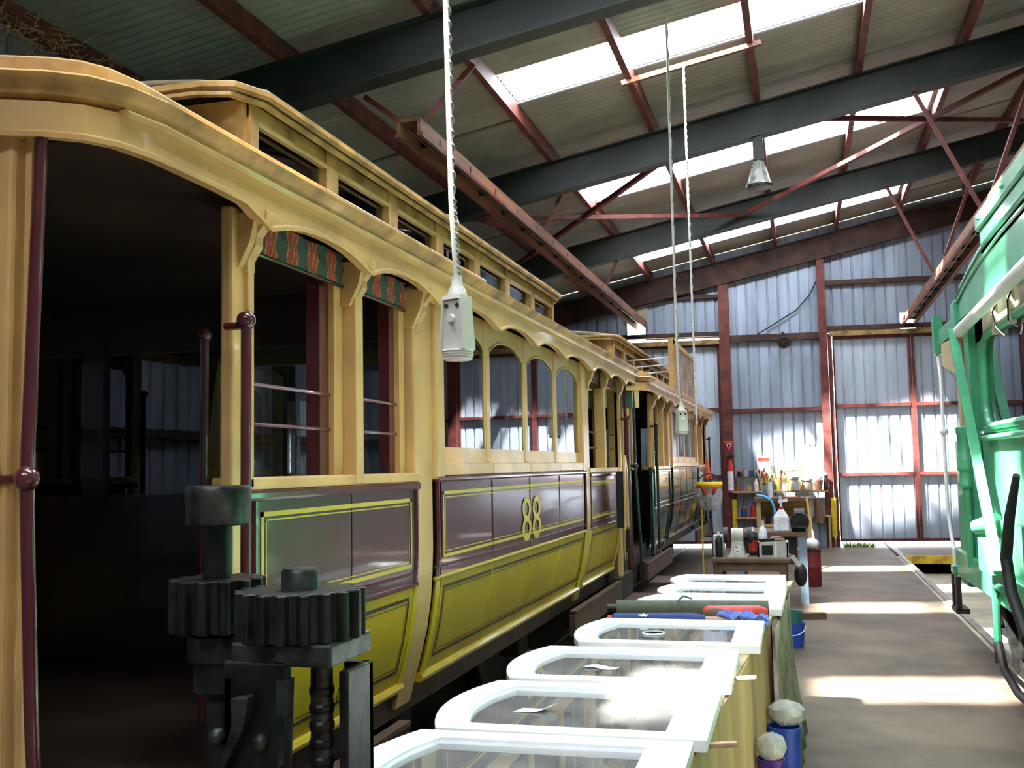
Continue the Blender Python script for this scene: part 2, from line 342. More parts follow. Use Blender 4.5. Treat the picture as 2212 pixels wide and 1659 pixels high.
# near wall behind the photographer
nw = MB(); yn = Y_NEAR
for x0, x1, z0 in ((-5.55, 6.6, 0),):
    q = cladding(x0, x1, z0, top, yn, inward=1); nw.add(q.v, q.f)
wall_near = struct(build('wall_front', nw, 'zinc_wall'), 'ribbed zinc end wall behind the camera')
# floor with two inspection pits
PITS = ((-3.72, -2.36), (1.63, 2.97)); PY0, PY1 = -7.0, 19.3
fl = MB()
for x0, x1, zt in ((-5.6, -3.72, 0.0), (-2.36, 1.505, 0.0), (1.505, 1.63, -0.05), (2.97, 6.9, 0.0)): fl.box(x0, x1, Y_NEAR-2, Y_BACK+2.2, -0.3, zt)
for x0, x1 in PITS: fl.box(x0, x1, PY1, Y_BACK+2.2, -0.3, 0.0); fl.box(x0, x1, Y_NEAR-2, PY0, -0.3, 0.0)
floor = struct(build('floor', fl, 'concrete'), 'worn grey-brown concrete floor between the tracks')
for x0, x1 in PITS:
    pw = MB(); D = -1.25
    pw.box(x0-0.02, x1+0.02, PY0, PY1, D-0.1, D); pw.box(x0-0.12, x0, PY0, PY1, D, -0.001); pw.box(x1, x1+0.12, PY0, PY1, D, -0.001); pw.box(x0, x1, PY1, PY1+0.12, D, -0.001); pw.box(x0, x1, PY0-0.12, PY0, D, -0.001)
    build('pit_lining', pw, 'concrete_pale', floor)
    build('pit_edge', MB().box(x0+0.02, x1-0.02, PY1-0.03, PY1+0.05, -0.13, 0.006), 'yellow_paint', floor)
gr_ = struct(build('ground', MB().box(-40, 60, -60, 80, -0.45, -0.32), 'concrete_pale'), 'pale ground outside the shed')
for x, lab in ((-3.75, 'steel tram rail set in the floor on the wall side of the cream trams'), (-2.31, 'steel tram rail set in the floor below the cream tram beside the bench'), (1.58, 'worn steel tram rail along the open edge of the pit by the aisle'), (3.02, 'steel tram rail in the floor on the far side of the green tram')):
    mb = MB().box(x-0.035, x+0.035, Y_NEAR, Y_BACK+1.5, -0.05, 0.02); mb.box(x+0.05, x+0.075, PY1+0.2, Y_BACK+1, -0.04, 0.005)
    ro = tag(build('tram_rail', mb, 'rail_steel'), lab, 'rail', 'tram rails in the shed floor')
# ------------------------------------------------------------------ the two bogie-less trams on the wall-side track
XC = -3.02
def prof(z):
    tab = ((0.55, 1.235), (0.70, 1.275), (0.80, 1.305), (0.92, 1.335), (1.05, 1.356), (1.18, 1.366), (1.30, 1.370), (9, 1.370))
    for (z0, u0), (z1, u1) in zip(tab, tab[1:]):
        if z <= z1: return u0+(u1-u0)*max(0, (z-z0))/(z1-z0)
    return 1.37
EDGE = [(0.0, 1.80), (0.5, 1.83), (0.9, 1.90), (1.10, 1.955), (1.217, 2.006), (1.311, 2.05), (1.377, 2.10), (1.42, 2.175), (1.44, 2.30), (1.44, 2.6)]
def make_tram(dy, label, P, second=False):
    root = thing('tram', (XC, 6.3+dy, 0), label, 'tram')
    LY = 12.6; ZP = 1.60 if second else 0.60
    def W(side, u, y, z): return (XC+side*u, y+dy, z)
    def bx(mb, side, u0, u1, y0, y1, z0, z1):
        xa, xb = sorted((XC+side*u0, XC+side*u1)); mb.box(xa, xb, y0+dy, y1+dy, z0, z1); return mb
    def part(name, mb, m, parent=root, **k): return build(name, mb, m, parent, **k)
    full = []                                    # eaves line, front to rear (one side), then used for both sides
    half = EDGE+[(1.44, 2.9+0.25*i) for i in range(0, 14)]
    full = half+[(u, LY-y) for (u, y) in reversed(half)]
    def sweep(side, prof_pts, y0=-9, y1=99, pts=None, closed=True):
        P_ = [p for p in (pts or full) if y0 <= p[1] <= y1]; rows = []
        for i, (u, y) in enumerate(P_):
            a = P_[max(0, i-1)]; b = P_[min(len(P_)-1, i+1)]; t = Vector((b[0]-a[0], b[1]-a[1])).normalized(); nrm = Vector((t.y, -t.x))
            if i == 0 and y0 < 0: nrm = Vector((0, -1))
            if i == len(P_)-1 and y1 > 50: nrm = Vector((0, 1))
            rows.append([W(side, u+nrm.x*o, y+nrm.y*o, z) for (o, z) in prof_pts])
        mb = MB(); mb.grid(rows, close=closed); n = len(prof_pts); m_ = len(rows)
        if closed: mb.f += [tuple(range(n-1, -1, -1)), tuple(range((m_-1)*n, m_*n))]
        return mb
    for side in (1, -1):
        # --- roof edge: letterboard (scalloped over the openings), drip moulding, gutter
        scal = []
        bays = [(2.90, 3.68), (3.70, 4.45), (4.56, 5.47), (5.49, 6.29), (6.31, 7.11), (7.13, 8.04), (8.15, 8.90), (8.92, 9.70)]
        ptsl = []
        for u, y in EDGE: ptsl.append((u, y, 2.455))
        ptsl += [(1.44, 2.74, 2.45)]
        for a, b in bays:
            for k in range(9):
                t = k/8; s_ = 1-abs(2*t-1)**2.2
                ptsl.append((1.44, a+(b-a)*t, 2.40+0.055*s_))
        ptsl += [(1.44, LY-2.74, 2.45)]+[(u, LY-y, 2.455) for (u, y) in reversed(EDGE)]
        rows = []
        for i, (u, y, z) in enumerate(ptsl):
            a = ptsl[max(0, i-1)]; b = ptsl[min(len(ptsl)-1, i+1)]; t = Vector((b[0]-a[0], b[1]-a[1])); t = t.normalized() if t.length > 1e-6 else Vector((0, 1)); nr = Vector((t.y, -t.x))
            rows.append([W(side, u+nr.x*o, y+nr.y*o, zz) for o, zz in ((0.0, z+0.004), (0.012, z), (0.014, z+0.012), (0.004, z+0.02), (0.004, 2.545), (-0.025, 2.545), (-0.025, z+0.004))])
        mb = MB().grid(rows, close=True)
        part('letterboard', mb, P['cream'])
        part('drip_moulding', sweep(side, [(0.0, 2.525), (0.03, 2.53), (0.036, 2.542), (0.025, 2.552), (-0.02, 2.552)], y0=2.17, y1=LY-2.17), P['cream'], smooth=True)
        part('gutter', sweep(side, [(-0.02, 2.552), (0.012, 2.56), (0.018, 2.575), (0.04, 2.588), (0.046, 2.602), (0.03, 2.612), (-0.03, 2.612)]), P['deep_cream'], smooth=True)
        # --- lower roof deck
        rows = []
        for (u, y) in full:
            ty = min(max(y, 3.0), LY-3.0); tu = min(u*0.56, 0.76); r = []
            for k in range(7):
                t = k/6; r.append(W(side, (u+0.0)+(tu-u)*t, y+(ty-y)*t, 2.60+(0.36 if 2.5 < y < LY-2.5 else 0.20)*math.sin(t*PI/2)*(0.6+0.4*t)))
            rows.append(r)
        mb = MB().grid(rows); part('roof_deck', mb, P['roof'], smooth=True)
        if side == 1:
            pl = [(u, y) for (u, y) in full if (u >= 1.09 and y < 5.6)]
            part('gutter_plank', sweep(side, [(-0.075, 2.60), (-0.045, 2.60), (-0.045, 2.675), (-0.075, 2.675)], pts=pl, y0=0, y1=50), P['deep_cream'], bevel=0.006)
        # --- clerestory side with ventilator lights
        c0, c1 = 3.98, 9.75
        mb = MB(); bx(mb, side, 0.70, 0.75, c0, c1, 2.94, 3.02); bx(mb, side, 0.70, 0.75, c0, c1, 3.20, 3.27)
        n = 7; pit = (c1-c0)/n
        for k in range(n+1): bx(mb, side, 0.70, 0.76, max(c0, c0+k*pit-0.07), min(c1, c0+k*pit+0.07), 2.94, 3.27)
        cl = part('clerestory_side', mb, P['deep_cream'])
        for k in range(n):
            build('ventilator_pane', bx(MB(), side, 0.715, 0.72, c0+k*pit+0.07, c0+(k+1)*pit-0.07, 3.02, 3.20), 'glass', cl)
            build('ventilator_rail', bx(MB(), side, 0.735, 0.762, c0+k*pit+0.07, c0+(k+1)*pit-0.07, 3.175, 3.2), P['cream'], cl)
        # --- body posts
        for ms in (0, 1):
            Y = (lambda a, b: (a, b)) if ms == 0 else (lambda a, b: (LY-b, LY-a))
            def yb_(a, b): return Y(a, b)
            # platform corner post, dark gap strip and thin post
            m1 = MB(); a, b = yb_(2.03, 2.10); bx(m1, side, 1.12, 1.235, a, b, ZP, 2.47); part('corner_post', m1, P['cream'], bevel=0.012)
            if second: part('corner_post', bx(MB(), side, 1.12, 1.236, a, b, 0.60, ZP), P['body'], bevel=0.008)
            m1 = MB(); a, b = yb_(2.055, 2.085); bx(m1, side, 1.250, 1.267, a, b, ZP, 2.47); part('corner_post', m1, P['cream'])
            # hand pole on the corner post with its boss
            yy = 2.03 if ms == 0 else LY-2.03
            m1 = MB().tube([W(side, 1.335, yy+0.02, 0.62), W(side, 1.315, yy+0.0, 1.1), W(side, 1.290, yy, 1.645), W(side, 1.290, yy+0.03, 2.46)], 0.0165, 10)
            gp = part('grab_pole', m1, P['trim'], smooth=True)
            m1 = MB().ball(W(side, 1.295, yy-0.005, 1.645), 0.030, 12); m1.cyl(W(side, 1.295, yy-0.005, 1.645), W(side, 1.20, yy, 1.645), 0.011, n=8); build('boss', m1, P['trim'], gp, smooth=True)
            build('socket', MB().tube([W(side, 1.20, yy, 1.58), W(side, 1.205, yy-0.012, 1.645), W(side, 1.20, yy, 1.71)], [0.012, 0.02, 0.012], 8), P['cream'], gp, smooth=True)
            # doorway post, faced with a moulded strip
            a, b = yb_(2.80, 2.905); m1 = bx(MB(), side, 1.325, 1.368, a, b, ZP+0.02, 2.47); part('door_post', m1, P['cream'], bevel=0.01)
            if second: part('door_post', bx(MB(), side, 1.325, 1.369, a, b, 0.62, ZP+0.02), P['body'], bevel=0.008)
            a, b = yb_(2.868, 2.905); m1 = bx(MB(), side, 1.33, 1.385, a, b, 1.60, 2.34); part('door_post', m1, P['cream'], bevel=0.005)
            yy = 2.775 if ms == 0 else LY-2.775
            m1 = MB().cyl(W(side, 1.43, yy, 0.70), W(side, 1.43, yy, 2.10), 0.0165, n=10); m1.cyl(W(side, 1.43, yy, 2.09), W(side, 1.36, yy, 2.09), 0.012, n=8); m1.ball(W(side, 1.43, yy, 2.105), 0.03, 12)
            part('handrail', m1, P['trim'], smooth=True)
            yy = 3.32 if ms == 0 else LY-3.32
            part('handrail', MB().cyl(W(side, 0.95, yy, 0.78), W(side, 0.95, yy, 2.15), 0.016, n=10).ball(W(side, 0.95, yy, 2.15), 0.026), P['trim'], smooth=True)
            # centre post of the open bay and saloon end pillar
            a, b = yb_(3.665, 3.735); m1 = bx(MB(), side, 1.30, 1.39, a, b, 1.60, 2.32); part('bay_post', m1, P['cream'], bevel=0.005)
            a, b = yb_(3.585, 3.66); part('bay_post', bx(MB(), side, 1.27, 1.335, a, b, 1.60, 2.47), P['cream'])
            a, b = yb_(3.505, 3.58); part('inner_post', bx(MB(), side, 1.26, 1.315, a, b, 1.60, 2.47), P['trim'])
            a, b = yb_(4.25, 4.31); part('bay_post', bx(MB(), side, 1.27, 1.333, a, b, 1.60, 2.47), P['cream'])
            a, b = yb_(4.19, 4.25); part('inner_post', bx(MB(), side, 1.26, 1.31, a, b, 1.60, 2.47), P['trim'])
            a, b = yb_(4.33, 4.60); part('saloon_pillar', bx(MB(), side, 1.25, 1.372, a, b, 1.60, 2.47), P['cream'], bevel=0.01)
            a, b = yb_(4.555, 4.68); part('saloon_pillar', bx(MB(), side, 1.28, 1.395, a, b, 1.60, 2.47), P['cream'], bevel=0.012)
            # lower body pillar between bay panel and saloon panel follows the tumblehome
            a, b = yb_(4.355, 4.54); rows = [[W(side, prof(z)+o, yy_, z) for (o, yy_) in ((-0.05, a+dy*0), (0.006, a), (0.006, b), (-0.05, b))] for z in (0.60, 0.70, 0.80, 0.92, 1.05, 1.18, 1.3, 1.62)]
            mb = MB().grid(rows, close=True); mb.f += [(3, 2, 1, 0), (28, 29, 30, 31)]; part('body_pillar', mb, P['body'] if second else P['cream'])
            # shaped brackets under the letterboard
            for yc in (2.885, 3.70, 4.37):
                yc2 = yc if ms == 0 else LY-yc
                poly = [(1.36, 2.262), (1.386, 2.275), (1.384, 2.305), (1.396, 2.325), (1.414, 2.352), (1.414, 2.382), (1.430, 2.402), (1.450, 2.425), (1.452, 2.462), (1.36, 2.462)]
                m1 = MB().prism(poly, lambda u, z: W(side, u, yc2-0.024, z), lambda u, z: W(side, u, yc2+0.024, z)); part('bracket', m1, P['cream'], bevel=0.004)
                m1 = MB().prism([(1.33, 2.28), (1.37, 2.28), (1.41, 2.36), (1.43, 2.45), (1.33, 2.45)], lambda u, z: W(side, u, yc2-0.055 if ms == 0 else yc2+0.025, z), lambda u, z: W(side, u, yc2-0.025 if ms == 0 else yc2+0.055, z)); part('gusset', m1, P['cream'])
            # waist: sill and moulding
            a, b = yb_(2.86, 4.36); part('bay_sill', bx(MB(), side, 1.26, 1.385, a, b, 1.595, 1.635), P['cream'], bevel=0.006)
            part('waist_moulding', bx(MB(), side, 1.30, 1.392, a, b, 1.560, 1.595), P['trim'], bevel=0.01)
            # upper and lower panels with seam at the centre post
            for (p0, p1) in ((2.93, 3.655), (3.663, 4.335)):
                a, b = yb_(p0, p1)
                zs = [1.15, 1.18, 1.24, 1.3, 1.4, 1.565]; part('upper_panel', MB().grid([[W(side, prof(z), a, z), W(side, prof(z), b, z)] for z in zs]), P['body'], smooth=True)
                zs = [0.70, 0.76, 0.80, 0.86, 0.92, 0.98, 1.05, 1.12, 1.15]; part('lower_panel', MB().grid([[W(side, prof(z), a, z), W(side, prof(z), b, z)] for z in zs]), P['low'], smooth=True)
            a, b = yb_(2.91, 4.355)
            def bead(z, o, r, m): part('bead', MB().cyl(W(side, prof(z)+o, a, z), W(side, prof(z)+o, b, z), r, n=8), m, smooth=True)
            bead(1.20, 0.0, 0.009, P['trim']); bead(1.148, 0.0, 0.012, P['trim']); bead(0.70, 0.004, 0.022, P['bead'])
            for yy in (2.925, 4.335):
                y2 = yy if ms == 0 else LY-yy
                part('panel_edge', MB().tube([W(side, prof(z)+0.002, y2, z) for z in (1.16, 1.2, 1.3, 1.56)], 0.012, 6), P['trim'], smooth=True)
                part('panel_edge', MB().tube([W(side, prof(z)+0.002, y2, z) for z in (0.70, 0.8, 0.92, 1.05, 1.14)], 0.012, 6), P['bead'], smooth=True)
            # lining
            def lining(y0, y1, z0, z1, w, m):
                m1 = MB(); o = 0.0025; zs = [z0+(z1-z0)*k/8 for k in range(9)]
                for (ya, yb2) in ((y0, y0+w), (y1-w, y1)): m1.grid([[W(side, prof(z)+o, ya, z), W(side, prof(z)+o, yb2, z)] for z in zs])
                for (za, zb2) in ((z0, z0+w), (z1-w, z1)): m1.grid([[W(side, prof(z)+o, y0, z), W(side, prof(z)+o, y1, z)] for z in (za, (za+zb2)/2, zb2)])
                part('lining', m1, m)
            a, b = yb_(2.97, 4.285)
            lining(a, b, 1.225, 1.525, 0.016, P['line']); lining(a+0.03, b-0.03, 1.25, 1.50, 0.005, P['line'])
            a, b = yb_(2.985, 4.27); lining(a, b, 0.775, 1.10, 0.014, P['line2']); lining(a+0.025, b-0.025, 0.80, 1.075, 0.004, P['line2'])
            # rails and blinds in the open bays
            for (p0, p1) in ((2.90, 3.655), (3.74, 4.30)):
                a, b = yb_(p0, p1)
                for z in (1.805, 1.935): part('guard_rail', MB().cyl(W(side, 1.315, a, z), W(side, 1.315, b, z), 0.0075, n=8), P['trim'], smooth=True)
                rows = []
                for k in range(7):
                    z = 2.357+0.12*k/6; rows.append([W(side, 1.345+0.006*math.sin(k*1.7+j*0.9), a+(b-a)*j/24, z) for j in range(25)])
                part('blind', MB().grid(rows), P['blind'], smooth=True)
                part('blind_rod', MB().cyl(W(side, 1.343, a, 2.355), W(side, 1.343, b, 2.355), 0.008, n=8), 'varnish')
            # step boards and hangers
            a, b = (2.05, 4.15) if ms == 0 else (7.45, 9.45)
            st = part('step_riser', bx(MB(), side, 1.36, 1.40, a, b, 0.43, 0.60), P['step']); build('step_trim', bx(MB(), side, 1.36, 1.41, a, b, 0.59, 0.61), P['step'], st)
            a, b = (2.1, 2.75) if ms == 0 else (9.55, 10.3)
            part('step_tread', bx(MB(), side, 1.36, 1.62, a, b, 0.365, 0.405), P['step'], bevel=0.006)
            part('step_hanger', bx(MB(), side, 1.30, 1.37, a, b, 0.365, 0.62), 'undergear')
            a, b = yb_(1.95, 3.05); part('platform_bearer', bx(MB(), side, 1.10, 1.27, a, b, 0.58, 0.70), 'undergear')
            # end dash
            dpts = [(0.0, 1.86), (0.5, 1.89), (0.9, 1.955), (1.08, 1.995), (1.195, 2.02)]
            dpts = dpts if ms == 0 else [(u, LY-y) for u, y in dpts]
            part('dash_panel', MB().grid([[W(side, u, y, z) for u, y in dpts] for z in (0.60, 1.56)]), P['body'])
            part('dash_rail', MB().tube([W(side, u, y, 1.58) for u, y in dpts], 0.022, 8), P['cream'], smooth=True)
            part('windscreen_post', MB().box(*sorted((XC+side*0.42, XC+side*0.48)), (1.87 if ms == 0 else LY-1.95)+dy, (1.95 if ms == 0 else LY-1.87)+dy, 1.58, 2.46), P['cream'])
        # --- saloon windows
        for (p0, p1) in ((4.68, 5.445), (5.515, 6.265), (6.335, 7.085), (7.155, 7.92)):
            m1 = MB(); ug0, ug1 = 1.342, 1.362
            bx(m1, side, ug0, ug1, p0, p1, 1.675, 1.755); bx(m1, side, ug0, ug1, p0, p0+0.022, 1.755, 2.30); bx(m1, side, ug0, ug1, p1-0.022, p1, 1.755, 2.30)
            ar = [(p0, 2.30), (p0+0.022, 2.30)]+[(p0+0.022+(p1-p0-0.044)*k/10, 2.30+0.075*(1-(2*k/10-1)**2)**0.8) for k in range(1, 10)]+[(p1-0.022, 2.30), (p1, 2.30)]
            rows = [[W(side, uu, y, z if w_ == 0 else 2.46) for (y, z) in ar] for (uu, w_) in ((ug0, 0), (ug1, 0), (ug1, 1), (ug0, 1))]
            m1.grid(rows+[rows[0]])
            sash = part('window_sash', m1, P['cream'])
            build('pane', bx(MB(), side, 1.353, 1.357, p0+0.015, p1-0.02, 1.74, 2.42), 'glass', sash)
            build('arch_bead', MB().tube([W(side, ug1, y, z) for y, z in ar[1:-1]], 0.008, 6), P['cream'], sash)
            a, b = p0-0.035, p1+0.035
            zs = [1.15, 1.18, 1.24, 1.3, 1.4, 1.59]; part('upper_panel', MB().grid([[W(side, prof(z)+0.012, a, z), W(side, prof(z)+0.012, b, z)] for z in zs]), P['body'], smooth=True)
            zs = [0.70, 0.76, 0.80, 0.86, 0.92, 0.98, 1.05, 1.12, 1.15]; part('lower_panel', MB().grid([[W(side, prof(z)+0.012, a, z), W(side, prof(z)+0.012, b, z)] for z in zs]), P['low'], smooth=True)
            part('waist_rail', bx(MB(), side, 1.30, 1.392, a+0.003, b-0.003, 1.618, 1.678), P['cream'], bevel=0.005)
        for yc in (5.48, 6.30, 7.12):
            part('window_post', bx(MB(), side, 1.28, 1.368, yc-0.036, yc+0.036, 1.678, 2.46), P['cream'], bevel=0.008)
            part('panel_seam', MB().tube([W(side, prof(z)+0.013, yc, z) for z in (1.16, 1.2, 1.3, 1.45, 1.585)], 0.004, 6), P['trim'])
            part('panel_seam', MB().tube([W(side, prof(z)+0.013, yc, z) for z in (0.72, 0.8, 0.92, 1.05, 1.145)], 0.006, 6), P['bead'])
        part('waist_moulding', bx(MB(), side, 1.30, 1.40, 4.56, 8.04, 1.588, 1.616), P['trim'], bevel=0.009)
        for z, o, r, m in ((1.20, 0.012, 0.007, P['trim']), (1.148, 0.012, 0.010, P['bead']), (0.70, 0.014, 0.024, P['bead'])):
            part('bead', MB().cyl(W(side, prof(z)+o, 4.56, z), W(side, prof(z)+o, 8.04, z), r, n=8), m, smooth=True)
        for yy in (4.585, 8.015):
            part('panel_edge', MB().tube([W(side, prof(z)+0.014, yy, z) for z in (1.16, 1.2, 1.3, 1.59)], 0.013, 6), P['trim'], smooth=True)
            part('panel_edge', MB().tube([W(side, prof(z)+0.014, yy, z) for z in (0.70, 0.8, 0.92, 1.05, 1.14)], 0.016, 6), P['bead'], smooth=True)
        def lining2(y0, y1, z0, z1, w, m):
            m1 = MB(); o = 0.0155; zs = [z0+(z1-z0)*k/8 for k in range(9)]
            for (ya, yb2) in ((y0, y0+w), (y1-w, y1)): m1.grid([[W(side, prof(z)+o, ya, z), W(side, prof(z)+o, yb2, z)] for z in zs])
            for (za, zb2) in ((z0, z0+w), (z1-w, z1)): m1.grid([[W(side, prof(z)+o, y0, z), W(side, prof(z)+o, y1, z)] for z in (za, (za+zb2)/2, zb2)])
            part('lining', m1, m)
        lining2(4.66, 7.94, 1.235, 1.545, 0.016, P['line']); lining2(4.69, 7.91, 1.262, 1.518, 0.005, P['line'])
        lining2(4.68, 7.92, 0.775, 1.105, 0.014, P['line2']); lining2(4.705, 7.895, 0.80, 1.08, 0.004, P['line2'])
        # fleet number
        if P.get('number'):
            t = text_mesh(P['number'], 1.0); xs = [v[0] for v in t.v]; zs_ = [v[1] for v in t.v]; x0, x1 = min(xs), max(xs); z0, z1 = min(zs_), max(zs_)
            t.xf(lambda x, y, z: W(side, prof(1.20+0.27*(y-z0)/(z1-z0))+0.0165, 6.32+side*((x-x0)/(x1-x0)-0.5)*0.46, 1.20+0.27*(y-z0)/(z1-z0)))
            part('fleet_number', t, P['line'])
        # sole bar
        part('sole_bar', bx(MB(), side, 1.16, 1.24, 2.0, LY-2.0, 0.56, 0.69), 'sole_brown')
        # saloon bench seat inside
        part('saloon_seat', bx(MB(), side, 0.80, 1.27, 4.7, 7.9, 1.10, 1.20), 'varnish')
    # --- cross parts
    part('floor', MB().box(XC-1.26, XC+1.26, 1.9+dy, LY-1.9+dy, 0.66, 0.76), 'interior')
    part('inner_ceiling', MB().box(XC-1.30, XC+1.30, 2.2+dy, LY-2.2+dy, 2.50, 2.53), 'interior')
    for yc in (4.50, LY-4.50):
        m1 = MB(); m1.box(XC-1.29, XC+1.29, yc-0.02+dy, yc+0.02+dy, 0.76, 1.55); m1.box(XC-1.29, XC+1.29, yc-0.02+dy, yc+0.02+dy, 2.25, 2.5)
        for u in (-1.27, -0.40, 0.40, 1.27): m1.box(XC+u-0.06, XC+u+0.06, yc-0.03+dy, yc+0.03+dy, 1.5, 2.3)
        bh = part('bulkhead', m1, 'varnish'); build('pane', MB().box(XC-1.2, XC+1.2, yc-0.003+dy, yc+0.003+dy, 1.55, 2.25), 'glass', bh)
    # clerestory ends and roof
    for ye in (3.98, 9.75): part('clerestory_end', MB().box(XC-0.74, XC+0.74, ye-0.03+dy, ye+0.03+dy, 2.90, 3.27), P['deep_cream'])
    rows = []
    nx = 14
    for k in range(33):
        y = 3.80+(9.92-3.80)*k/32; e = 0.0
        dend = min(y-3.80, 9.92-y); wdt = 0.83 if dend > 0.2 else 0.83-0.20*(1-math.sqrt(max(0, 1-(1-dend/0.2)**2)))
        rows.append([(XC-wdt+2*wdt*j/nx, y+dy, 3.30+0.13*(1-(2*j/nx-1)**2)*min(1, 0.3+dend*1.5)) for j in range(nx+1)])
    part('clerestory_roof', MB().grid(rows), P['roof'], smooth=True, solid=0.03)
    ep = [(-0.83, 4.0), (-0.83, 9.72), (-0.76, 9.88), (-0.63, 9.92), (0.63, 9.92), (0.76, 9.88), (0.83, 9.72), (0.83, 4.0), (0.76, 3.84), (0.63, 3.80), (-0.63, 3.80), (-0.76, 3.84), (-0.83, 4.0)]
    for z, r in ((3.29, 0.022), (3.255, 0.016)):
        part('clerestory_moulding', MB().tube([(XC+u*(1.0 if r > 0.02 else 0.97), y+dy, z) for u, y in ep], r, 6), P['deep_cream'], smooth=True)
    # trolley pole hoop on the roof
    hp = [(XC+0.55, 7.6, 3.40), (XC+0.45, 7.7, 3.62), (XC+0.2, 7.85, 3.72), (XC-0.2, 8.2, 3.72), (XC-0.4, 8.6, 3.60)] if not second else [(XC+0.35, 7.8, 3.42), (XC+0.1, 8.0, 3.62), (XC-0.3, 8.4, 3.70)]
    part('roof_hoop', MB().tube([(x, y+dy, z) for x, y, z in hp], 0.022, 8), P['cream'], smooth=True)
    # running gear
    for yc in (5.1, 7.5):
        part('axle', MB().cyl((XC-0.8, yc+dy, 0.42), (XC+0.8, yc+dy, 0.42), 0.06), 'undergear')
        for s_ in (-1, 1):
            part('wheel', MB().cyl((XC+s_*0.66, yc+dy, 0.435), (XC+s_*0.76, yc+dy, 0.435), 0.41, n=28).cyl((XC+s_*0.64, yc+dy, 0.42), (XC+s_*0.665, yc+dy, 0.42), 0.43, n=28), 'undergear', smooth=True)
            part('axle_box', MB().box(XC+s_*0.92-0.08, XC+s_*0.92+0.08, yc-0.12+dy, yc+0.12+dy, 0.28, 0.58), 'undergear', bevel=0.02)
    for s_ in (-1, 1): part('truck_frame', MB().box(XC+s_*0.92-0.03, XC+s_*0.92+0.03, 4.3+dy, 8.3+dy, 0.45, 0.57), 'undergear')
    part('motor_casing', MB().cyl((XC-0.5, 5.6+dy, 0.40), (XC+0.5, 5.6+dy, 0.40), 0.26, n=16), 'undergear')
    for ye, sg in ((1.86, -1), (LY-1.86, 1)):
        part('coupler', MB().beam((XC, ye+dy, 0.50), (XC, ye+sg*0.06+dy, 0.50), 0.12, 0.10), 'undergear')
    return root
PAL1 = dict(cream='cream', deep_cream='cream_deep', roof='roof_canvas', body='maroon', low='ochre', trim='maroon_trim', bead='ochre_bead', line='gold_line', line2='black_line', blind='blind_red', step='sole_brown', number='88')
PAL2 = dict(cream='cream', deep_cream='cream_deep', roof='roof_canvas', body='tram_green', low='tram_green', trim='tram_green_trim', bead='tram_green_trim', line='tram_green_trim', line2='tram_green', blind='blind_red', step='sole_brown')
make_tram(0.0, 'cream, maroon and yellow old wooden tram with clerestory roof beside the sash bench', PAL1)
t2 = make_tram(9.12, 'dark green and cream old tram with advertising board, parked behind the maroon one', PAL2, True)
# narrow lamp case hung on the rear pillar of the maroon tram
LC = build('lamp_case', MB().box(-1.60, -1.53, 9.18, 9.33, 1.10, 1.60), 'black', bpy.data.objects['tram'], bevel=0.006); build('case_edge', MB().prism([(9.17, 1.08), (9.17, 1.60), (9.255, 1.74), (9.34, 1.60), (9.34, 1.08), (9.31, 1.11), (9.31, 1.58), (9.255, 1.68), (9.20, 1.58), (9.20, 1.11)], lambda y, z: (-1.53, y, z), lambda y, z: (-1.515, y, z)), 'cream', LC)
# extras carried by the green and cream tram
DY2 = 9.12
b_ = build('roof_board', MB().box(-1.76, -1.70, 14.75, 17.6, 2.66, 3.42), 'sign_board', t2); b_['label'] = 'tall brown advertising board standing on the roof edge'
fr = MB(); fr.box(-1.70, -1.685, 14.75, 14.84, 2.66, 3.42); fr.box(-1.70, -1.685, 17.5, 17.6, 2.66, 3.42); fr.box(-1.70, -1.685, 14.75, 17.6, 3.36, 3.42); fr.box(-1.70, -1.685, 14.75, 17.6, 2.66, 2.73); build('board_frame', fr, 'cream_deep', b_)
build('board_end', MB().box(-1.765, -1.695, 14.70, 14.745, 2.64, 3.44), 'cream', b_)
for z in (3.12, 3.02, 2.92): build('board_stay', MB().cyl((-1.76, 14.78, z+0.05), (-2.35, 14.6, z), 0.008, n=6), 'white_gloss', t2)
rows = [[(XC+1.40*math.cos(a)*1.0, 1.95+DY2-0.12*math.sin(a)+0.35*(1-math.cos(a)), z) for a in [PI*0.02*k for k in range(0, 14)]] for z in (2.28, 2.47)]
rows = [[(XC+1.35-0.75*k/12, DY2+2.06-0.13*math.sin(PI/2*k/12), z) for k in range(13)] for z in (2.27, 2.46)]
build('end_valance', MB().grid(rows), 'blind_green', t2)
# ------------------------------------------------------------------ overhead fittings
def trough(label, x, y0, y1, z, hang, wood):
    r = thing('trolley_wire_trough', (x, (y0+y1)/2, z), label, 'wire trough')
    build('top_board', MB().box(x-0.10, x+0.10, y0, y1, z+0.12, z+0.15), wood, r)
    for s_ in (-1, 1):
        mb = MB().box(x+s_*0.09-0.014, x+s_*0.09+0.014, y0, y1, z, z+0.125); build('side_board', mb, wood, r)
        build('lip', MB().box(x+s_*0.112-0.010, x+s_*0.112+0.010, y0, y1, z-0.01, z+0.025), 'red_oxide', r)
    y = y0+0.5
    while y < y1:
        build('insulator_bolt', MB().box(x-0.108, x+0.108, y-0.015, y+0.015, z+0.05, z+0.10), 'black', r); y += 0.85
    build('trolley_wire', MB().cyl((x, y0, z+0.05), (x, y1, z+0.05), 0.008, n=6), 'iron_worn', r)
    for (a, b) in hang: build('hanger', MB().beam(a, b, 0.045, 0.045), 'red_oxide', r)
    return r
def rz(x, base): return zr(x, base)
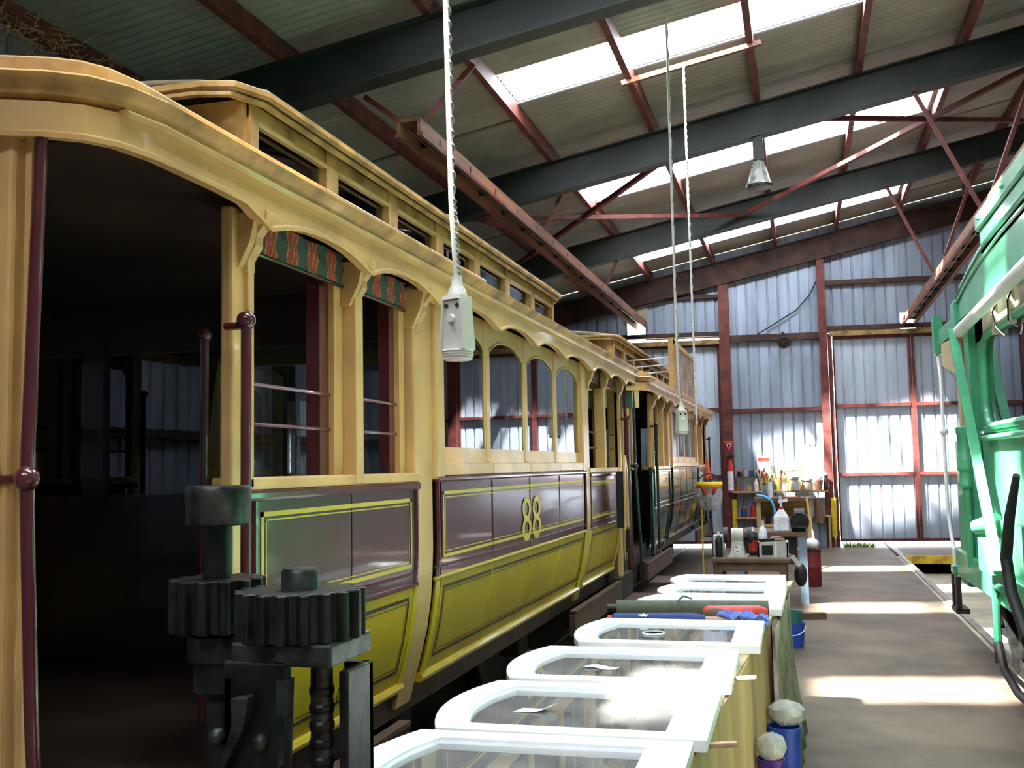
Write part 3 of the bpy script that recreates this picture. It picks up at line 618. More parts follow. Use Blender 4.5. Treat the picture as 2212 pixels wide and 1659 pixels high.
trough('rust-brown timber trolley wire trough hung above the cream trams', -3.03, 7.9, 21.0, 4.40,
       [((-3.0, 8.05, 4.5), (-2.55, 8.2, rz(-2.55, 5.62))), ((-3.05, 8.1, 4.5), (-3.5, 8.1, rz(-3.5, 5.62))), ((-3.0, 12.4, 4.5), (-2.75, 12.45, rz(-2.75, 5.65))), ((-3.0, 16.6, 4.5), (-2.75, 16.65, rz(-2.75, 5.65))), ((-3.05, 12.4, 4.5), (-3.9, 12.3, rz(-3.9, 5.65)))], 'trough_wood')
trough('weathered timber trolley wire trough hung above the green tram', 2.1, 1.0, 21.4, 4.28,
       [((2.1, 12.6, 4.4), (1.40, 12.65, rz(1.4, 5.65))), ((2.1, 16.95, 4.4), (1.42, 17.0, rz(1.42, 5.65))), ((2.1, 12.6, 4.4), (2.8, 12.75, rz(2.8, 5.65))), ((2.1, 16.95, 4.4), (2.8, 17.1, rz(2.8, 5.65)))], 'trough_wood')
tag(build('timber_batten', MB().beam((-1.66, 10.52, rz(-1.66, 5.985)), (-0.24, 10.66, rz(-0.24, 5.985)), 0.055, 0.05), 'trough_wood'), 'reddish timber batten fixed across the purlins below a skylight', 'batten')
def braid(name, pts, r, m, label, cat):
    """a flex with a thin cord twisted round it"""
    root = thing(name, pts[-1], label, cat)
    build('flex', MB().tube(pts, r, 8), m, root, smooth=True)
    a = Vector(pts[0]); b = Vector(pts[-1]); n = int((b-a).length/0.007); q = []
    for k in range(n+1):
        t = k/n; L = len(pts)-1; i = min(int(t*L), L-1); p = Vector(pts[i]).lerp(Vector(pts[i+1]), t*L-i); an = k*0.5
        q.append(p+Vector((math.cos(an)*r*0.55+r*0.8, math.sin(an)*r*0.55, 0)))
    build('support_cord', MB().tube(q, r*0.38, 5), 'white_rope' if m == 'white_rope' else 'braid', root, smooth=True)
    return root
def pendant(x, y, z, rot, sc, label, rx, ry, detail=True):
    """hanging socket outlet: a tapered grey box with a switch plate and a ribbed collar"""
    root = braid('pendant_outlet', [(x-0.02*sc, y, rz(x, 6.19)), (x-0.02*sc, y, z+1.0), (x-0.012*sc, y, z+0.42), (x, y, z+0.19*sc)], 0.009*sc, 'grey_plastic', label, 'power outlet')
    root['group'] = 'hanging power outlets'
    c, s_ = math.cos(rot), math.sin(rot)
    def T(mb): return mb.xf(lambda px, py, pz: (x+(px*c-py*s_)*sc, y+(px*s_+py*c)*sc, z+pz*sc))
    wb, wt, zb_, zt = 0.040, 0.031, -0.005, 0.135
    def fr(z0, z1, w0, w1, d0, d1):
        m = MB(); m.add([(-w0, -d0, z0), (w0, -d0, z0), (w0, d0, z0), (-w0, d0, z0), (-w1, -d1, z1), (w1, -d1, z1), (w1, d1, z1), (-w1, d1, z1)], [(0, 3, 2, 1), (4, 5, 6, 7), (0, 1, 5, 4), (1, 2, 6, 5), (2, 3, 7, 6), (3, 0, 4, 7)]); return m
    body = T(fr(zb_, zt, wb*0.94, wt*0.94, 0.030, 0.026)); build('body', body, 'grey_plastic', root, bevel=0.003*sc)
    for sg in (-1, 1):
        m = MB(); m.add([(sg*wb, -0.036, zb_), (sg*(wb-0.007), -0.036, zb_), (sg*(wb-0.007), 0.03, zb_), (sg*wb, 0.03, zb_), (sg*wt, -0.032, zt), (sg*(wt-0.006), -0.032, zt), (sg*(wt-0.006), 0.027, zt), (sg*wt, 0.027, zt)], [(0, 1, 2, 3), (7, 6, 5, 4), (0, 4, 5, 1), (1, 5, 6, 2), (2, 6, 7, 3), (3, 7, 4, 0)]); build('side_rib', T(m), 'grey_plastic', root)
    build('hood', T(fr(zt, zt+0.012, wt, wt*0.95, 0.033, 0.030)), 'grey_plastic', root)
    build('neck', T(MB().lathe((0, 0, 0), [(wt*0.95, zt+0.012), (0.022, zt+0.035), (0.016, zt+0.042), (0.015, zt+0.07), (0.006, zt+0.072)], 14)), 'grey_plastic', root, smooth=True)
    build('collar', T(MB().lathe((0, 0, 0), [(0.044, -0.005), (0.046, -0.009), (0.042, -0.012), (0.045, -0.016), (0.041, -0.019), (0.044, -0.023), (0.040, -0.026), (0.042, -0.03), (0.036, -0.034), (0.01, -0.034)], 20)), 'grey_plastic', root, smooth=True)
    sw = build('switch', T(MB().cyl((0, -0.0285, 0.082), (0, -0.040, 0.080), 0.0115, 0.010, 14).xf(lambda a, b, d: (a*1.05, b, d))), 'white_gloss', root, smooth=True)
    for sg in (-1, 1): build('screw', T(MB().cyl((sg*0.018, -0.026, 0.117), (sg*0.018, -0.031, 0.117), 0.006, n=12)), 'iron_worn', root)
    return root
pendant(-0.915, 2.75, 1.985, math.radians(-14), 1.0, 'grey tapered pendant power outlet with switch hanging over the sash bench', 0, 0)
pendant(-1.06, 9.7, 1.965, math.radians(30), 1.25, 'grey pendant power outlet hanging in front of the dark green tram', 0, 0)
braid('hanging_cord', [(-1.02, 10.56, rz(-1.02, 5.96)), (-1.01, 10.5, 4.3), (-1.0, 10.5, 2.05)], 0.010, 'white_rope', 'white twisted cord hanging from the timber batten', 'cord')
# high-bay lamp under a rafter
L = thing('high_bay_lamp', (-0.36, 12.5, 4.9), 'prismatic glass high-bay lamp hanging below a dark rafter', 'lamp')
build('ballast', MB().box(-0.42, -0.30, 12.44, 12.56, 5.22, 5.53), 'black', L, bevel=0.01)
mb = MB(); n = 28; rows = []
for r, z in ((0.05, 5.24), (0.075, 5.17), (0.115, 5.05), (0.145, 4.95), (0.150, 4.92)):
    rows.append([(-0.36+(r+(0.006 if i % 2 else 0))*math.cos(2*PI*i/n), 12.5+(r+(0.006 if i % 2 else 0))*math.sin(2*PI*i/n), z) for i in range(n)])
mb.grid(rows, close=True); build('prismatic_shade', mb, 'clear_plastic', L)
build('bulb', MB().ball((-0.36, 12.5, 5.05), 0.05, 12, (1, 1, 1.6)), 'white_gloss', L, smooth=True)
build('shade_rim', MB().lathe((-0.36, 12.5, 4.90), [(0.135, 0), (0.158, 0.005), (0.160, 0.03), (0.152, 0.035)], 24), 'iron_worn', L, smooth=True)
# flood light and its cable on the end wall
FLw = thing('flood_light', (-0.27, wy(-0.27)-0.15, 4.05), 'small round flood lamp on the dark girt of the end wall', 'lamp')
build('lamp_head', MB().cyl((-0.27, wy(-0.27)-0.14, 4.08), (-0.25, wy(-0.27)-0.30, 3.98), 0.06, 0.12, 16), 'iron_worn', FLw, smooth=True); build('lamp_bracket', MB().box(-0.30, -0.24, wy(-0.27)-0.16, wy(-0.27)-0.095, 4.02, 4.22), 'black', FLw)
tag(build('wall_cable', MB().tube([(-0.75, wy(-0.75)-0.10, 4.2), (-0.5, wy(-0.5)-0.06, 4.35), (0.0, wy(0)-0.06, 4.65), (0.25, wy(.25)-0.06, 4.92), (0.40, wy(.4)-0.08, 5.2)], 0.012, 6), 'black'), 'black cable looping up the cladding to a red column', 'cable')
# old nest of straw on the wall plate
mb = MB()
random.seed(3)
for k in range(420):
    y = 5.2+random.random()*1.9; x = -5.0+max(-0.22, random.gauss(0, 0.10)); z = rz(-5.0, 5.72)+max(-0.15, min(0.12, random.gauss(0, 0.07))); a = Vector((random.gauss(0, 1), random.gauss(0, 1), random.gauss(-0.3, 0.7))).normalized()*random.uniform(0.05, 0.16)
    mb.beam((x, y, z), (x+a.x, y+a.y, z+a.z), 0.004, 0.004)
nest = tag(build('bird_nest', mb, 'plywood'), 'straggly straw bird nest on the dark wall plate under the roof', 'nest'); nest['kind'] = 'stuff'
# ------------------------------------------------------------------ green tram on the aisle-side track
GX = 1.28
g = thing('tram', (2.32, 4.5, 0), 'bright green tram with white gutter rail standing over the open pit', 'tram')
def gp(name, mb, m, **k): return build(name, mb, m, g, **k)
gp('sill_beam', MB().box(GX-0.03, GX+0.12, 1.5, 9.75, 0.66, 0.88), 'loco_green', bevel=0.012)
gp('side_panel', MB().box(GX+0.06, GX+0.10, 1.5, 8.75, 0.86, 1.84), 'loco_green')
gp('waist_rail', MB().cyl((GX+0.03, 1.5, 1.80), (GX+0.03, 8.45, 1.80), 0.022, n=10), 'loco_green', smooth=True)
gp('waist_moulding', MB().box(GX+0.04, GX+0.10, 1.5, 8.5, 1.835, 1.885), 'loco_green', bevel=0.006)
gp('kick_panel', MB().box(GX+0.03, GX+0.07, 7.2, 8.75, 0.86, 1.22), 'loco_green', bevel=0.006)
# rounded window
def rrect(y0, y1, z0, z1, r, n=6):
    p = []
    for cy, cz, a0 in ((y1-r, z1-r, 0), (y0+r, z1-r, 90), (y0+r, z0+r, 180), (y1-r, z0+r, 270)):
        for k in range(n+1):
            a = math.radians(a0+90*k/n); p.append((cy+r*math.cos(a), cz+r*math.sin(a)))
    return p
for (w0, w1) in ((5.6, 8.35), (2.6, 5.3)):
    rp = rrect(w0, w1, 1.88, 2.55, 0.20)
    wf = gp('window_frame', MB().tube([(GX+0.05, y, z) for y, z in rp+rp[:2]], 0.03, 8), 'loco_green', smooth=True)
    build('pane', MB().prism(rp, lambda y, z: (GX+0.065, y, z), lambda y, z: (GX+0.069, y, z)), 'glass', wf)
for (y0, y1) in ((1.5, 2.6), (5.3, 5.6), (8.35, 8.75)): gp('side_post', MB().box(GX+0.05, GX+0.10, y0, y1, 1.86, 2.95), 'loco_green')
gp('head_panel', MB().box(GX+0.05, GX+0.09, 1.5, 8.75, 2.54, 2.98), 'loco_ceiling')
for y in (5.0, 6.1, 7.15, 7.75): gp('head_batten', MB().box(GX+0.02, GX+0.055, y-0.04, y+0.04, 2.50, 2.72), 'loco_ceiling')
for y, d in ((7.45, 0.05), (7.0, -0.04)): gp('loose_wire', MB().tube([(GX+0.03, y, 2.74), (GX-0.02, y+d, 2.62), (GX-0.01, y-d*0.6, 2.50), (GX+0.02, y-0.12, 2.44)], 0.006, 6), 'black')
# fascia that dies away round the roof end
fp = [(9.30, 2.90), (9.0, 2.965), (8.5, 3.03), (7.8, 3.09), (7.0, 3.12), (1.5, 3.13)]
gp('roof_fascia', MB().prism([(9.30, 2.76)]+fp+[(1.5, 2.76)], lambda y, z: (GX-0.02, y, z), lambda y, z: (GX+0.02, y, z)), 'loco_green')
gp('roof_bead', MB().tube([(GX-0.025, y, z-0.05-0.03*(9.3-y)/7.8) for y, z in fp], 0.012, 6), 'loco_green', smooth=True)
rows = [[(2.32-1.06*math.cos(PI*k/12), y, z+0.36*math.sin(PI*k/12)) for k in range(13)] for y, z in fp]
gp('roof', MB().grid(rows), 'loco_green', smooth=True, solid=0.02)
gp('gutter_rail', MB().cyl((GX-0.05, 8.78, 2.655), (GX-0.05, 1.5, 2.80), 0.045, n=12), 'loco_white', smooth=True)
gp('corner_block', MB().box(GX-0.05, GX+0.06, 9.0, 9.25, 2.70, 2.93), 'loco_green', bevel=0.01); gp('corner_cap', MB().box(GX-0.045, GX+0.06, 8.95, 9.25, 2.62, 2.70), 'loco_cream', bevel=0.008)
rb = gp('roof_box', MB().box(GX-0.06, GX+0.3, 1.5, 7.75, 3.22, 3.33), 'loco_green', bevel=0.01); build('box_lower', MB().box(GX-0.04, GX+0.28, 1.5, 7.72, 3.10, 3.22), 'loco_green', rb, bevel=0.02); build('box_soffit', MB().box(GX-0.02, GX+0.26, 1.5, 7.78, 3.03, 3.10), 'loco_cream', rb)
for y in (7.55, 6.7): build('rivet', MB().ball((GX-0.062, y, 3.275), 0.018, 8), 'loco_green', rb)
# diagonal bar, end post, pipe with collars
gp('diagonal_bar', MB().beam((GX-0.06, 9.10, 2.70), (GX-0.06, 7.55, 0.90), 0.035, 0.065, (1, 0, 0)).xf(lambda x, y, z: (x, y, z)), 'loco_green')
gp('end_post', MB().box(GX, GX+0.05, 8.70, 8.95, 0.88, 2.70), 'loco_green'); gp('cream_post', MB().box(GX+0.0, GX+0.06, 9.28, 9.42, 1.80, 2.66), 'loco_cream', bevel=0.006); gp('cream_post', MB().box(GX+0.02, GX+0.05, 9.20, 9.27, 1.85, 2.62), 'loco_cream')
gp('cream_post', MB().box(GX-0.01, GX+0.08, 9.05, 9.50, 1.78, 1.84), 'loco_cream')
gp('end_panel', MB().box(GX+0.0, GX+0.04, 8.95, 9.72, 0.86, 1.80), 'loco_green')
gp('stand_pipe', MB().lathe((GX-0.03, 8.93, 0), [(0.03, 0.80), (0.035, 1.42), (0.062, 1.43), (0.062, 1.46), (0.055, 1.47), (0.055, 1.55), (0.068, 1.56), (0.068, 1.66), (0.06, 1.67), (0.06, 1.84), (0.066, 1.85), (0.066, 1.90), (0.03, 1.91)], 16), 'loco_green', smooth=True)
gp('awning_box', MB().prism([(9.35, 2.66), (10.15, 2.70), (10.15, 2.50), (9.35, 2.36)], lambda y, z: (GX-0.02, y, z), lambda y, z: (GX+0.10, y, z)), 'loco_cream')
gp('awning_soffit', MB().prism([(9.36, 2.36), (10.13, 2.50), (9.36, 2.30)], lambda y, z: (GX-0.01, y, z), lambda y, z: (GX+0.2, y, z)), 'maroon_trim'); gp('awning_top', MB().box(GX-0.02, GX+0.10, 9.2, 10.3, 2.70, 2.84), 'loco_green')
cp = gp('conduit', MB().tube([(GX-0.03, 10.35, 2.80), (GX-0.03, 10.32, 2.6), (GX-0.03, 10.2, 2.4), (GX-0.03, 10.18, 1.2), (GX-0.02, 10.12, 0.98), (GX-0.02, 9.98, 0.86), (GX-0.02, 9.95, 0.55)], 0.016, 8), 'loco_white', smooth=True)
build('conduit_bracket', MB().box(GX-0.06, GX+0.02, 10.28, 10.42, 2.62, 2.98), 'loco_green', cp); build('conduit_clip', MB().box(GX-0.05, GX+0.06, 9.85, 10.02, 0.66, 0.72), 'loco_green', cp); build('conduit_clip', MB().ball((GX-0.03, 10.18, 1.90), 0.035, 10), 'loco_white', cp)
st = MB(); st.box(GX-0.05, GX-0.01, 9.72, 9.80, 0.36, 0.64); st.box(GX-0.05, GX-0.01, 9.95, 10.03, 0.36, 0.64); st.box(GX-0.06, GX+0.05, 9.72, 10.03, 0.33, 0.37); gp('stirrup_step', st, 'black')
gp('buffer_block', MB().box(GX+0.05, GX+0.3, 9.75, 10.25, 0.55, 0.86), 'loco_green', bevel=0.02)
# underside, wheels, hoses
gp('underframe', MB().box(GX+0.15, 3.3, 1.5, 9.7, 0.66, 0.80), 'undergear')
for yc in (8.1, 5.6):
    for xx in (1.60, 2.98): gp('wheel', MB().cyl((xx-0.06, yc, 0.395), (xx+0.07, yc, 0.395), 0.37, n=28).cyl((xx+(0.07 if xx < 2 else -0.09), yc, 0.395), (xx+(0.09 if xx < 2 else -0.06), yc, 0.395), 0.39, n=28), 'undergear', smooth=True)
    gp('axle_box', MB().box(1.40, 1.54, yc-0.15, yc+0.15, 0.26, 0.60), 'iron', bevel=0.02)
gp('truck_frame', MB().box(1.43, 1.50, 4.4, 8.9, 0.30, 0.62), 'undergear'); gp('guard_board', MB().box(1.40, 1.43, 4.4, 7.85, 0.16, 0.60), 'undergear'); gp('brake_hanger', MB().beam((1.36, 8.15, 0.66), (1.42, 8.00, 0.18), 0.10, 0.05), 'iron'); gp('brake_hanger', MB().beam((1.42, 8.0, 0.20), (1.52, 7.75, 0.10), 0.09, 0.08), 'iron')
lg = MB(); lg.beam((1.38, 8.75, 0.36), (1.38, 8.15, 0.40), 0.03, 0.05); lg.beam((1.38, 8.78, 0.20), (1.38, 8.1, 0.22), 0.03, 0.05); lg.beam((1.38, 8.76, 0.40), (1.38, 8.76, 0.10), 0.03, 0.05, (1, 0, 0)); lg.beam((1.38, 8.55, 0.38), (1.38, 8.25, 0.62), 0.03, 0.04); gp('life_guard', lg, 'iron')
gp('brake_pipe', MB().tube([(GX-0.06, 7.42, 0.80), (GX-0.06, 7.68, 0.80), (GX-0.06, 7.72, 0.72), (GX-0.06, 7.72, 0.40)], 0.025, 8), 'loco_green', smooth=True)
gp('brake_hose', MB().tube([(GX-0.06, 7.72, 0.42), (GX-0.04, 7.66, 0.25), (GX+0.0, 7.45, 0.14), (GX+0.05, 7.1, 0.10), (GX+0.1, 6.7, 0.12)], 0.028, 8), 'rubber', smooth=True)
gp('step_bracket', MB().prism([(7.55, 0.88), (7.95, 0.88), (7.95, 1.10), (7.75, 1.06)], lambda y, z: (GX-0.12, y, z), lambda y, z: (GX+0.06, y, z)), 'loco_green')
gp('lamp_socket', MB().cyl((GX+0.02, 8.0, 1.20), (GX-0.10, 8.15, 1.16), 0.07, 0.05, 14), 'loco_green', smooth=True)
gp('hose_guard', MB().tube([(GX-0.10, 6.55, 1.55), (GX-0.12, 6.72, 1.3), (GX-0.12, 6.9, 1.05), (GX-0.11, 6.85, 0.85), (GX-0.08, 6.6, 0.62)], [0.02, 0.03, 0.035, 0.035, 0.035], 10), 'rubber', smooth=True)
gp('far_side_panel', MB().box(3.3, 3.36, 1.5, 9.6, 0.80, 1.84), 'loco_green'); gp('floor', MB().box(1.4, 3.3, 1.5, 9.6, 0.80, 0.84), 'interior')
fe = MB(); fe.box(1.36, 3.3, 9.64, 9.70, 0.66, 1.80); fe.box(1.36, 3.3, 9.64, 9.70, 2.55, 2.9); fe.box(1.36, 1.46, 9.64, 9.70, 1.8, 2.6); fe.box(2.25, 2.35, 9.64, 9.70, 1.8, 2.6); fe.box(3.2, 3.3, 9.64, 9.70, 1.8, 2.6); gp('end_bulkhead', fe, 'loco_green')
gp('end_blind', MB().box(1.40, 3.28, 9.55, 9.57, 2.30, 2.75), 'interior')
# ------------------------------------------------------------------ lifting jack
jx, jy = -1.335, 2.20; kx, ky = -1.055, 2.07
J = thing('lifting_jack', ((jx+kx)/2, 2.15, 0), 'tall black cast-iron lifting jack with two meshing gears beside the tram', 'jack')
def gear(cx, cy, z0, z1, rr_, rt, n, ph=0.0):
    pts = []
    for k in range(n):
        for f, r in ((-0.30, rr_), (-0.21, rt*0.97), (-0.13, rt), (0.13, rt), (0.21, rt*0.97), (0.30, rr_)):
            a = 2*PI*(k+f)/n+ph; pts.append((cx+r*math.cos(a), cy+r*math.sin(a)))
    return MB().prism(pts, lambda x, y: (x, y, z0), lambda x, y: (x, y, z1))
build('drive_cap', MB().lathe((jx, jy, 0), [(0.068, 1.528), (0.074, 1.532), (0.074, 1.575), (0.076, 1.58), (0.076, 1.612), (0.072, 1.62), (0.02, 1.622)], 24), 'iron_worn', J, smooth=True)
build('drive_shaft', MB().cyl((jx, jy, 1.18), (jx, jy, 1.53), 0.034, n=18), 'iron', J, smooth=True)
build('pinion', gear(jx, jy, 1.285, 1.405, 0.088, 0.112, 13, 0.1), 'iron', J, bevel=0.004)
build('spur_gear', gear(kx, ky, 1.297, 1.398, 0.119, 0.140, 18, 0.0), 'iron', J, bevel=0.004)
build('gear_boss', MB().lathe((kx, ky, 0), [(0.04, 1.39), (0.04, 1.435), (0.035, 1.442), (0.01, 1.443)], 20), 'iron_worn', J, smooth=True)
build('bearing', MB().lathe((jx+0.01, jy, 0), [(0.05, 1.288), (0.075, 1.275), (0.075, 1.22), (0.062, 1.205), (0.062, 1.15), (0.045, 1.14), (0.036, 1.13), (0.036, 0.05), (0.06, 0.03), (0.06, 0.0)], 20), 'iron', J, smooth=True)
f = MB(); f.box(kx-0.11, kx+0.118, ky-0.10, ky+0.11, 1.25, 1.297); build('head_plate', f, 'iron_worn', J, bevel=0.006)
f = MB(); f.box(kx-0.125, kx+0.02, ky-0.105, ky-0.075, 0.0, 1.26); f.box(kx-0.125, kx-0.10, ky-0.105, ky+0.11, 0.0, 1.23); build('column_channel', f, 'iron', J, bevel=0.006)
f = MB(); f.box(kx+0.098, kx+0.12, ky-0.02, ky+0.115, 0.0, 1.23); f.box(kx+0.06, kx+0.12, ky+0.09, ky+0.115, 0.0, 1.23); build('column_channel', f, 'iron', J, bevel=0.004)
build('flange', MB().prism([(-0.0, 1.225), (0.022, 1.225), (0.016, 1.06), (0.004, 1.05)], lambda x, z: (kx+x, ky-0.11, z), lambda x, z: (kx+x, ky-0.07, z)), 'iron_worn', J)
build('web', MB().prism([(-0.09, 1.19), (-0.05, 1.195), (-0.06, 1.13), (-0.12, 1.02), (-0.13, 1.02), (-0.085, 1.14)], lambda x, z: (kx+x, ky-0.135, z), lambda x, z: (kx+x, ky-0.10, z)), 'iron_worn', J, bevel=0.003)
for bx_, bz in ((-0.135, 1.105), (-0.035, 1.10)): build('bolt_head', MB().ball((kx+bx_, ky-0.108, bz), 0.019, 10), 'iron_worn', J, smooth=True)
sc_ = []
for k in range(260): sc_.append((kx+0.055+0.006*math.cos(k*0.6), ky-0.01+0.006*math.sin(k*0.6), 0.03+1.19*k/259))
build('lift_screw', MB().cyl((kx+0.055, ky-0.01, 0.02), (kx+0.055, ky-0.01, 1.24), 0.024, n=14), 'iron_worn', J, smooth=True)
m1 = MB()
z = 0.06
while z < 1.20: m1.lathe((kx+0.055, ky-0.01, z), [(0.024, 0), (0.027, 0.008), (0.027, 0.016), (0.024, 0.022)], 12); z += 0.036
build('screw_thread', m1, 'iron', J)
build('base_plate', MB().box(kx-0.36, kx+0.15, ky-0.2, ky+0.2, 0.0, 0.03), 'iron', J, bevel=0.006)
# ------------------------------------------------------------------ materials for the loose things
for nm, c, r in (('blue_plastic', (0.015, 0.07, 0.42), 0.35), ('green_plastic', (0.02, 0.16, 0.13), 0.4), ('purple_plastic', (0.07, 0.02, 0.22), 0.4), ('orange', (0.75, 0.10, 0.02), 0.6), ('red_plastic', (0.55, 0.03, 0.02), 0.45),
                 ('blue_cloth', (0.16, 0.25, 0.72), 0.85), ('flag_blue', (0.035, 0.06, 0.22), 0.85), ('olive', (0.10, 0.11, 0.08), 0.85), ('grey_bin', (0.38, 0.38, 0.37), 0.5), ('paper', (0.85, 0.85, 0.86), 0.8), ('timber', (0.45, 0.30, 0.14), 0.7),
                 ('timber_dark', (0.12, 0.07, 0.045), 0.75), ('blue_steel', (0.17, 0.25, 0.32), 0.5), ('amber', (0.55, 0.36, 0.10), 0.6), ('yellow_soft', (0.80, 0.66, 0.20), 0.7), ('yellow_bright', (0.85, 0.60, 0.02), 0.5), ('terracotta', (0.42, 0.20, 0.12), 0.8), ('tin', (0.50, 0.49, 0.46), 0.4),
                 ('milky', (0.82, 0.84, 0.88), 0.4), ('cyan', (0.10, 0.45, 0.85), 0.4), ('leaf', (0.16, 0.26, 0.04), 0.7), ('skin_wood', (0.55, 0.33, 0.22), 0.7), ('dark_red', (0.20, 0.02, 0.02), 0.5), ('brick', (0.30, 0.07, 0.04), 0.8), ('mauve', (0.45, 0.12, 0.36), 0.6), ('bristle', (0.30, 0.20, 0.10), 0.8)):
    mat(nm, c, r, var=0.12, scale=12)
mat('canvas_sheet', (0.30, 0.26, 0.16), 0.85, var=0.3, scale=5, bump=0.3)
glass('bag_film', (0.80, 0.80, 0.78), 1.45, 0.25, 0.35)
# ------------------------------------------------------------------ sash bench
BZ = 0.845
SK = 0.055
def bxy(x, y): return (x+SK*(y-3.0), y)
def bslant(mb): return mb.xf(lambda x, y, z: (x+SK*(y-3.0), y, z))
Bn = thing('trestle_bench', (-0.66, 5.0, 0), 'long brown trestle bench carrying the white window sashes', 'bench')
build('bench_top', bslant(MB().box(-1.00, -0.335, 2.30, 7.42, BZ-0.035, BZ)), 'bench_top', Bn, bevel=0.004)
for y in (2.5, 4.3, 6.0, 7.3):
    for x in (-0.92, -0.40): build('leg', bslant(MB().beam((x, y, 0), (x, y, BZ-0.035), 0.07, 0.05, (0, 1, 0))), 'timber_dark', Bn)
    build('cross_rail', bslant(MB().box(-0.95, -0.37, y-0.025, y+0.025, BZ-0.13, BZ-0.035)), 'timber_dark', Bn)
def sash_mesh(L, W_, th=0.036):
    """arched sash lying flat: arch towards -x, bottom rail towards +x; returns frame and pane"""
    n = 14; rise = 0.075
    outer = [(L/2, -W_/2), (L/2, W_/2)]+[(-L/2-rise*(1-(2*k/n-1)**2)+0.0, W_/2-W_*k/n) for k in range(n+1)]
    st = 0.075; iw = W_-2*st
    inner = [(L/2-0.125, -iw/2), (L/2-0.125, iw/2)]+[(-L/2+0.085-rise*0.8*(1-(2*k/n-1)**2), iw/2-iw*k/n) for k in range(n+1)]
    m = len(outer); mb = MB(); V = []
    for z in (0, th): V += [(x, y, z) for x, y in outer]
    for z in (0, th): V += [(x, y, z) for x, y in inner]
    F = []
    for i in range(m):
        j = (i+1) % m
        F += [(i, j, m+j, m+i), (2*m+j, 2*m+i, 3*m+i, 3*m+j), (m+i, m+j, 3*m+j, 3*m+i), (j, i, 2*m+i, 2*m+j)]
    mb.add(V, F)
    pane = MB().prism([(x*1.0, y) for x, y in inner], lambda x, y: (x, y, 0.014), lambda x, y: (x, y, 0.018))
    return mb, pane, inner
SASH_LAB = 'white arched window sash lying on the bench beyond the rolled flag'
def sash(xc, yc, L, W_, rot, z, lab, tilt=0.0):
    fr_, pn, inn = sash_mesh(L, W_)
    root = thing('window_sash', (xc, yc, z), lab, 'window sash', 'painted sashes laid out on the bench')
    c, s_ = math.cos(rot), math.sin(rot)
    def T(mb): return mb.xf(lambda x, y, q: (xc+x*c-y*s_, yc+x*s_+y*c, z+q-tilt*(x+L/2)*0))
    build('frame', T(fr_), 'white_gloss', root, bevel=0.003); build('pane', T(pn), 'glass_dusty', root)
    build('glazing_bead', T(MB().tube([(x, y, 0.020) for x, y in inn+inn[:1]], 0.006, 5)), 'white_gloss', root)
    return root
zS = BZ+0.001
sash(-0.715, 2.62, 0.80, 0.72, math.radians(1.0), zS, 'white arched window sash at the jack end of the bench')
sash(-0.690, 3.355, 0.80, 0.70, math.radians(0.5), zS, 'white arched window sash holding a curled paper scrap, next to the jack end sash')
sash(-0.675, 4.105, 0.80, 0.69, math.radians(1.0), zS, 'white arched window sash holding a flat paper strip, between paper scrap and tape ring sashes')
sash(-0.595, 4.93, 0.78, 0.72, math.radians(0.5), zS, 'white arched window sash with a tape ring on its glass beside the rolled flag')
sash(-0.50, 6.00, 0.74, 0.56, math.radians(-1.0), zS, 'white arched window sash lying half under the rolled blinds')
sash(-0.475, 6.58, 0.70, 0.56, 0.0, zS, 'white arched window sash next to last before the wooden table')
sash(-0.475, 7.16, 0.68, 0.56, math.radians(0.5), zS, 'white arched window sash last on the bench before the wooden table')
# papers and the tape ring on the glass
zP = zS+0.0195
rows = [[(-0.93+0.115*k/6+0.02*j, 3.30+0.055*j, zP+0.001+0.020*max(0, (k-3)/3)**2) for j in (0, 1)] for k in range(7)]
tag(build('paper_scrap', MB().grid(rows), 'paper', solid=0.001), 'curled white paper scrap lying on sash glass', 'paper')
rows = [[(-0.86+0.13*k/6+0.015*j, 4.06+0.05*j-0.012*k/6, zP+0.002+0.004*math.sin(k)) for j in (0, 1)] for k in range(7)]
tag(build('paper_strip', MB().grid(rows), 'paper', solid=0.001), 'flat white paper strip lying on sash glass', 'paper')
tag(build('tape_ring', MB().lathe((-0.70, 4.93, zP), [(0.045, 0.0), (0.052, 0.0), (0.052, 0.006), (0.045, 0.006), (0.045, 0.0)], 24), 'milky', smooth=True), 'thin pale tape ring lying on sash glass', 'tape')
# wooden pegs sticking out past the sashes
for (x, y, z, lab) in ((-0.27, 3.98, BZ+0.002, 'pink-brown wooden peg under the sash with the flat paper strip'), (-0.29, 3.12, BZ-0.02, 'pink-brown wooden peg under the sash with the curled paper scrap')):
    tag(build('wooden_peg', MB().beam((x-0.03, y, z+0.010), (x+0.075, y+0.03, z+0.015), 0.022, 0.014), 'skin_wood', bevel=0.003), lab, 'peg')
# rolled things lying across the bench
tr = thing('rolled_blind', (-0.58, 5.62, BZ), 'long grey-green rolled canvas blind lying across the bench', 'blind')
build('canvas_roll', MB().cyl((-0.98, 5.56, BZ+0.046), (-0.20, 5.64, BZ+0.046), 0.045, n=18), 'olive', tr, smooth=True)
build('roller_end', MB().cyl((-1.03, 5.555, BZ+0.05), (-0.975, 5.56, BZ+0.05), 0.02, n=12), 'iron', tr); build('tie_cord', MB().tube([(-0.66, 5.55, BZ+0.09), (-0.63, 5.58, BZ+0.115), (-0.59, 5.60, BZ+0.10)], 0.005, 6), 'green_plastic', tr)
tag(build('red_tube', MB().tube([(-0.52, 5.475, BZ+0.041), (-0.50, 5.475, BZ+0.041), (-0.24, 5.515, BZ+0.041), (-0.20, 5.52, BZ+0.041)], [0.024, 0.04, 0.04, 0.024], 14), 'red_plastic', smooth=True), 'short red cylinder case lying against the rolled canvas', 'tube')
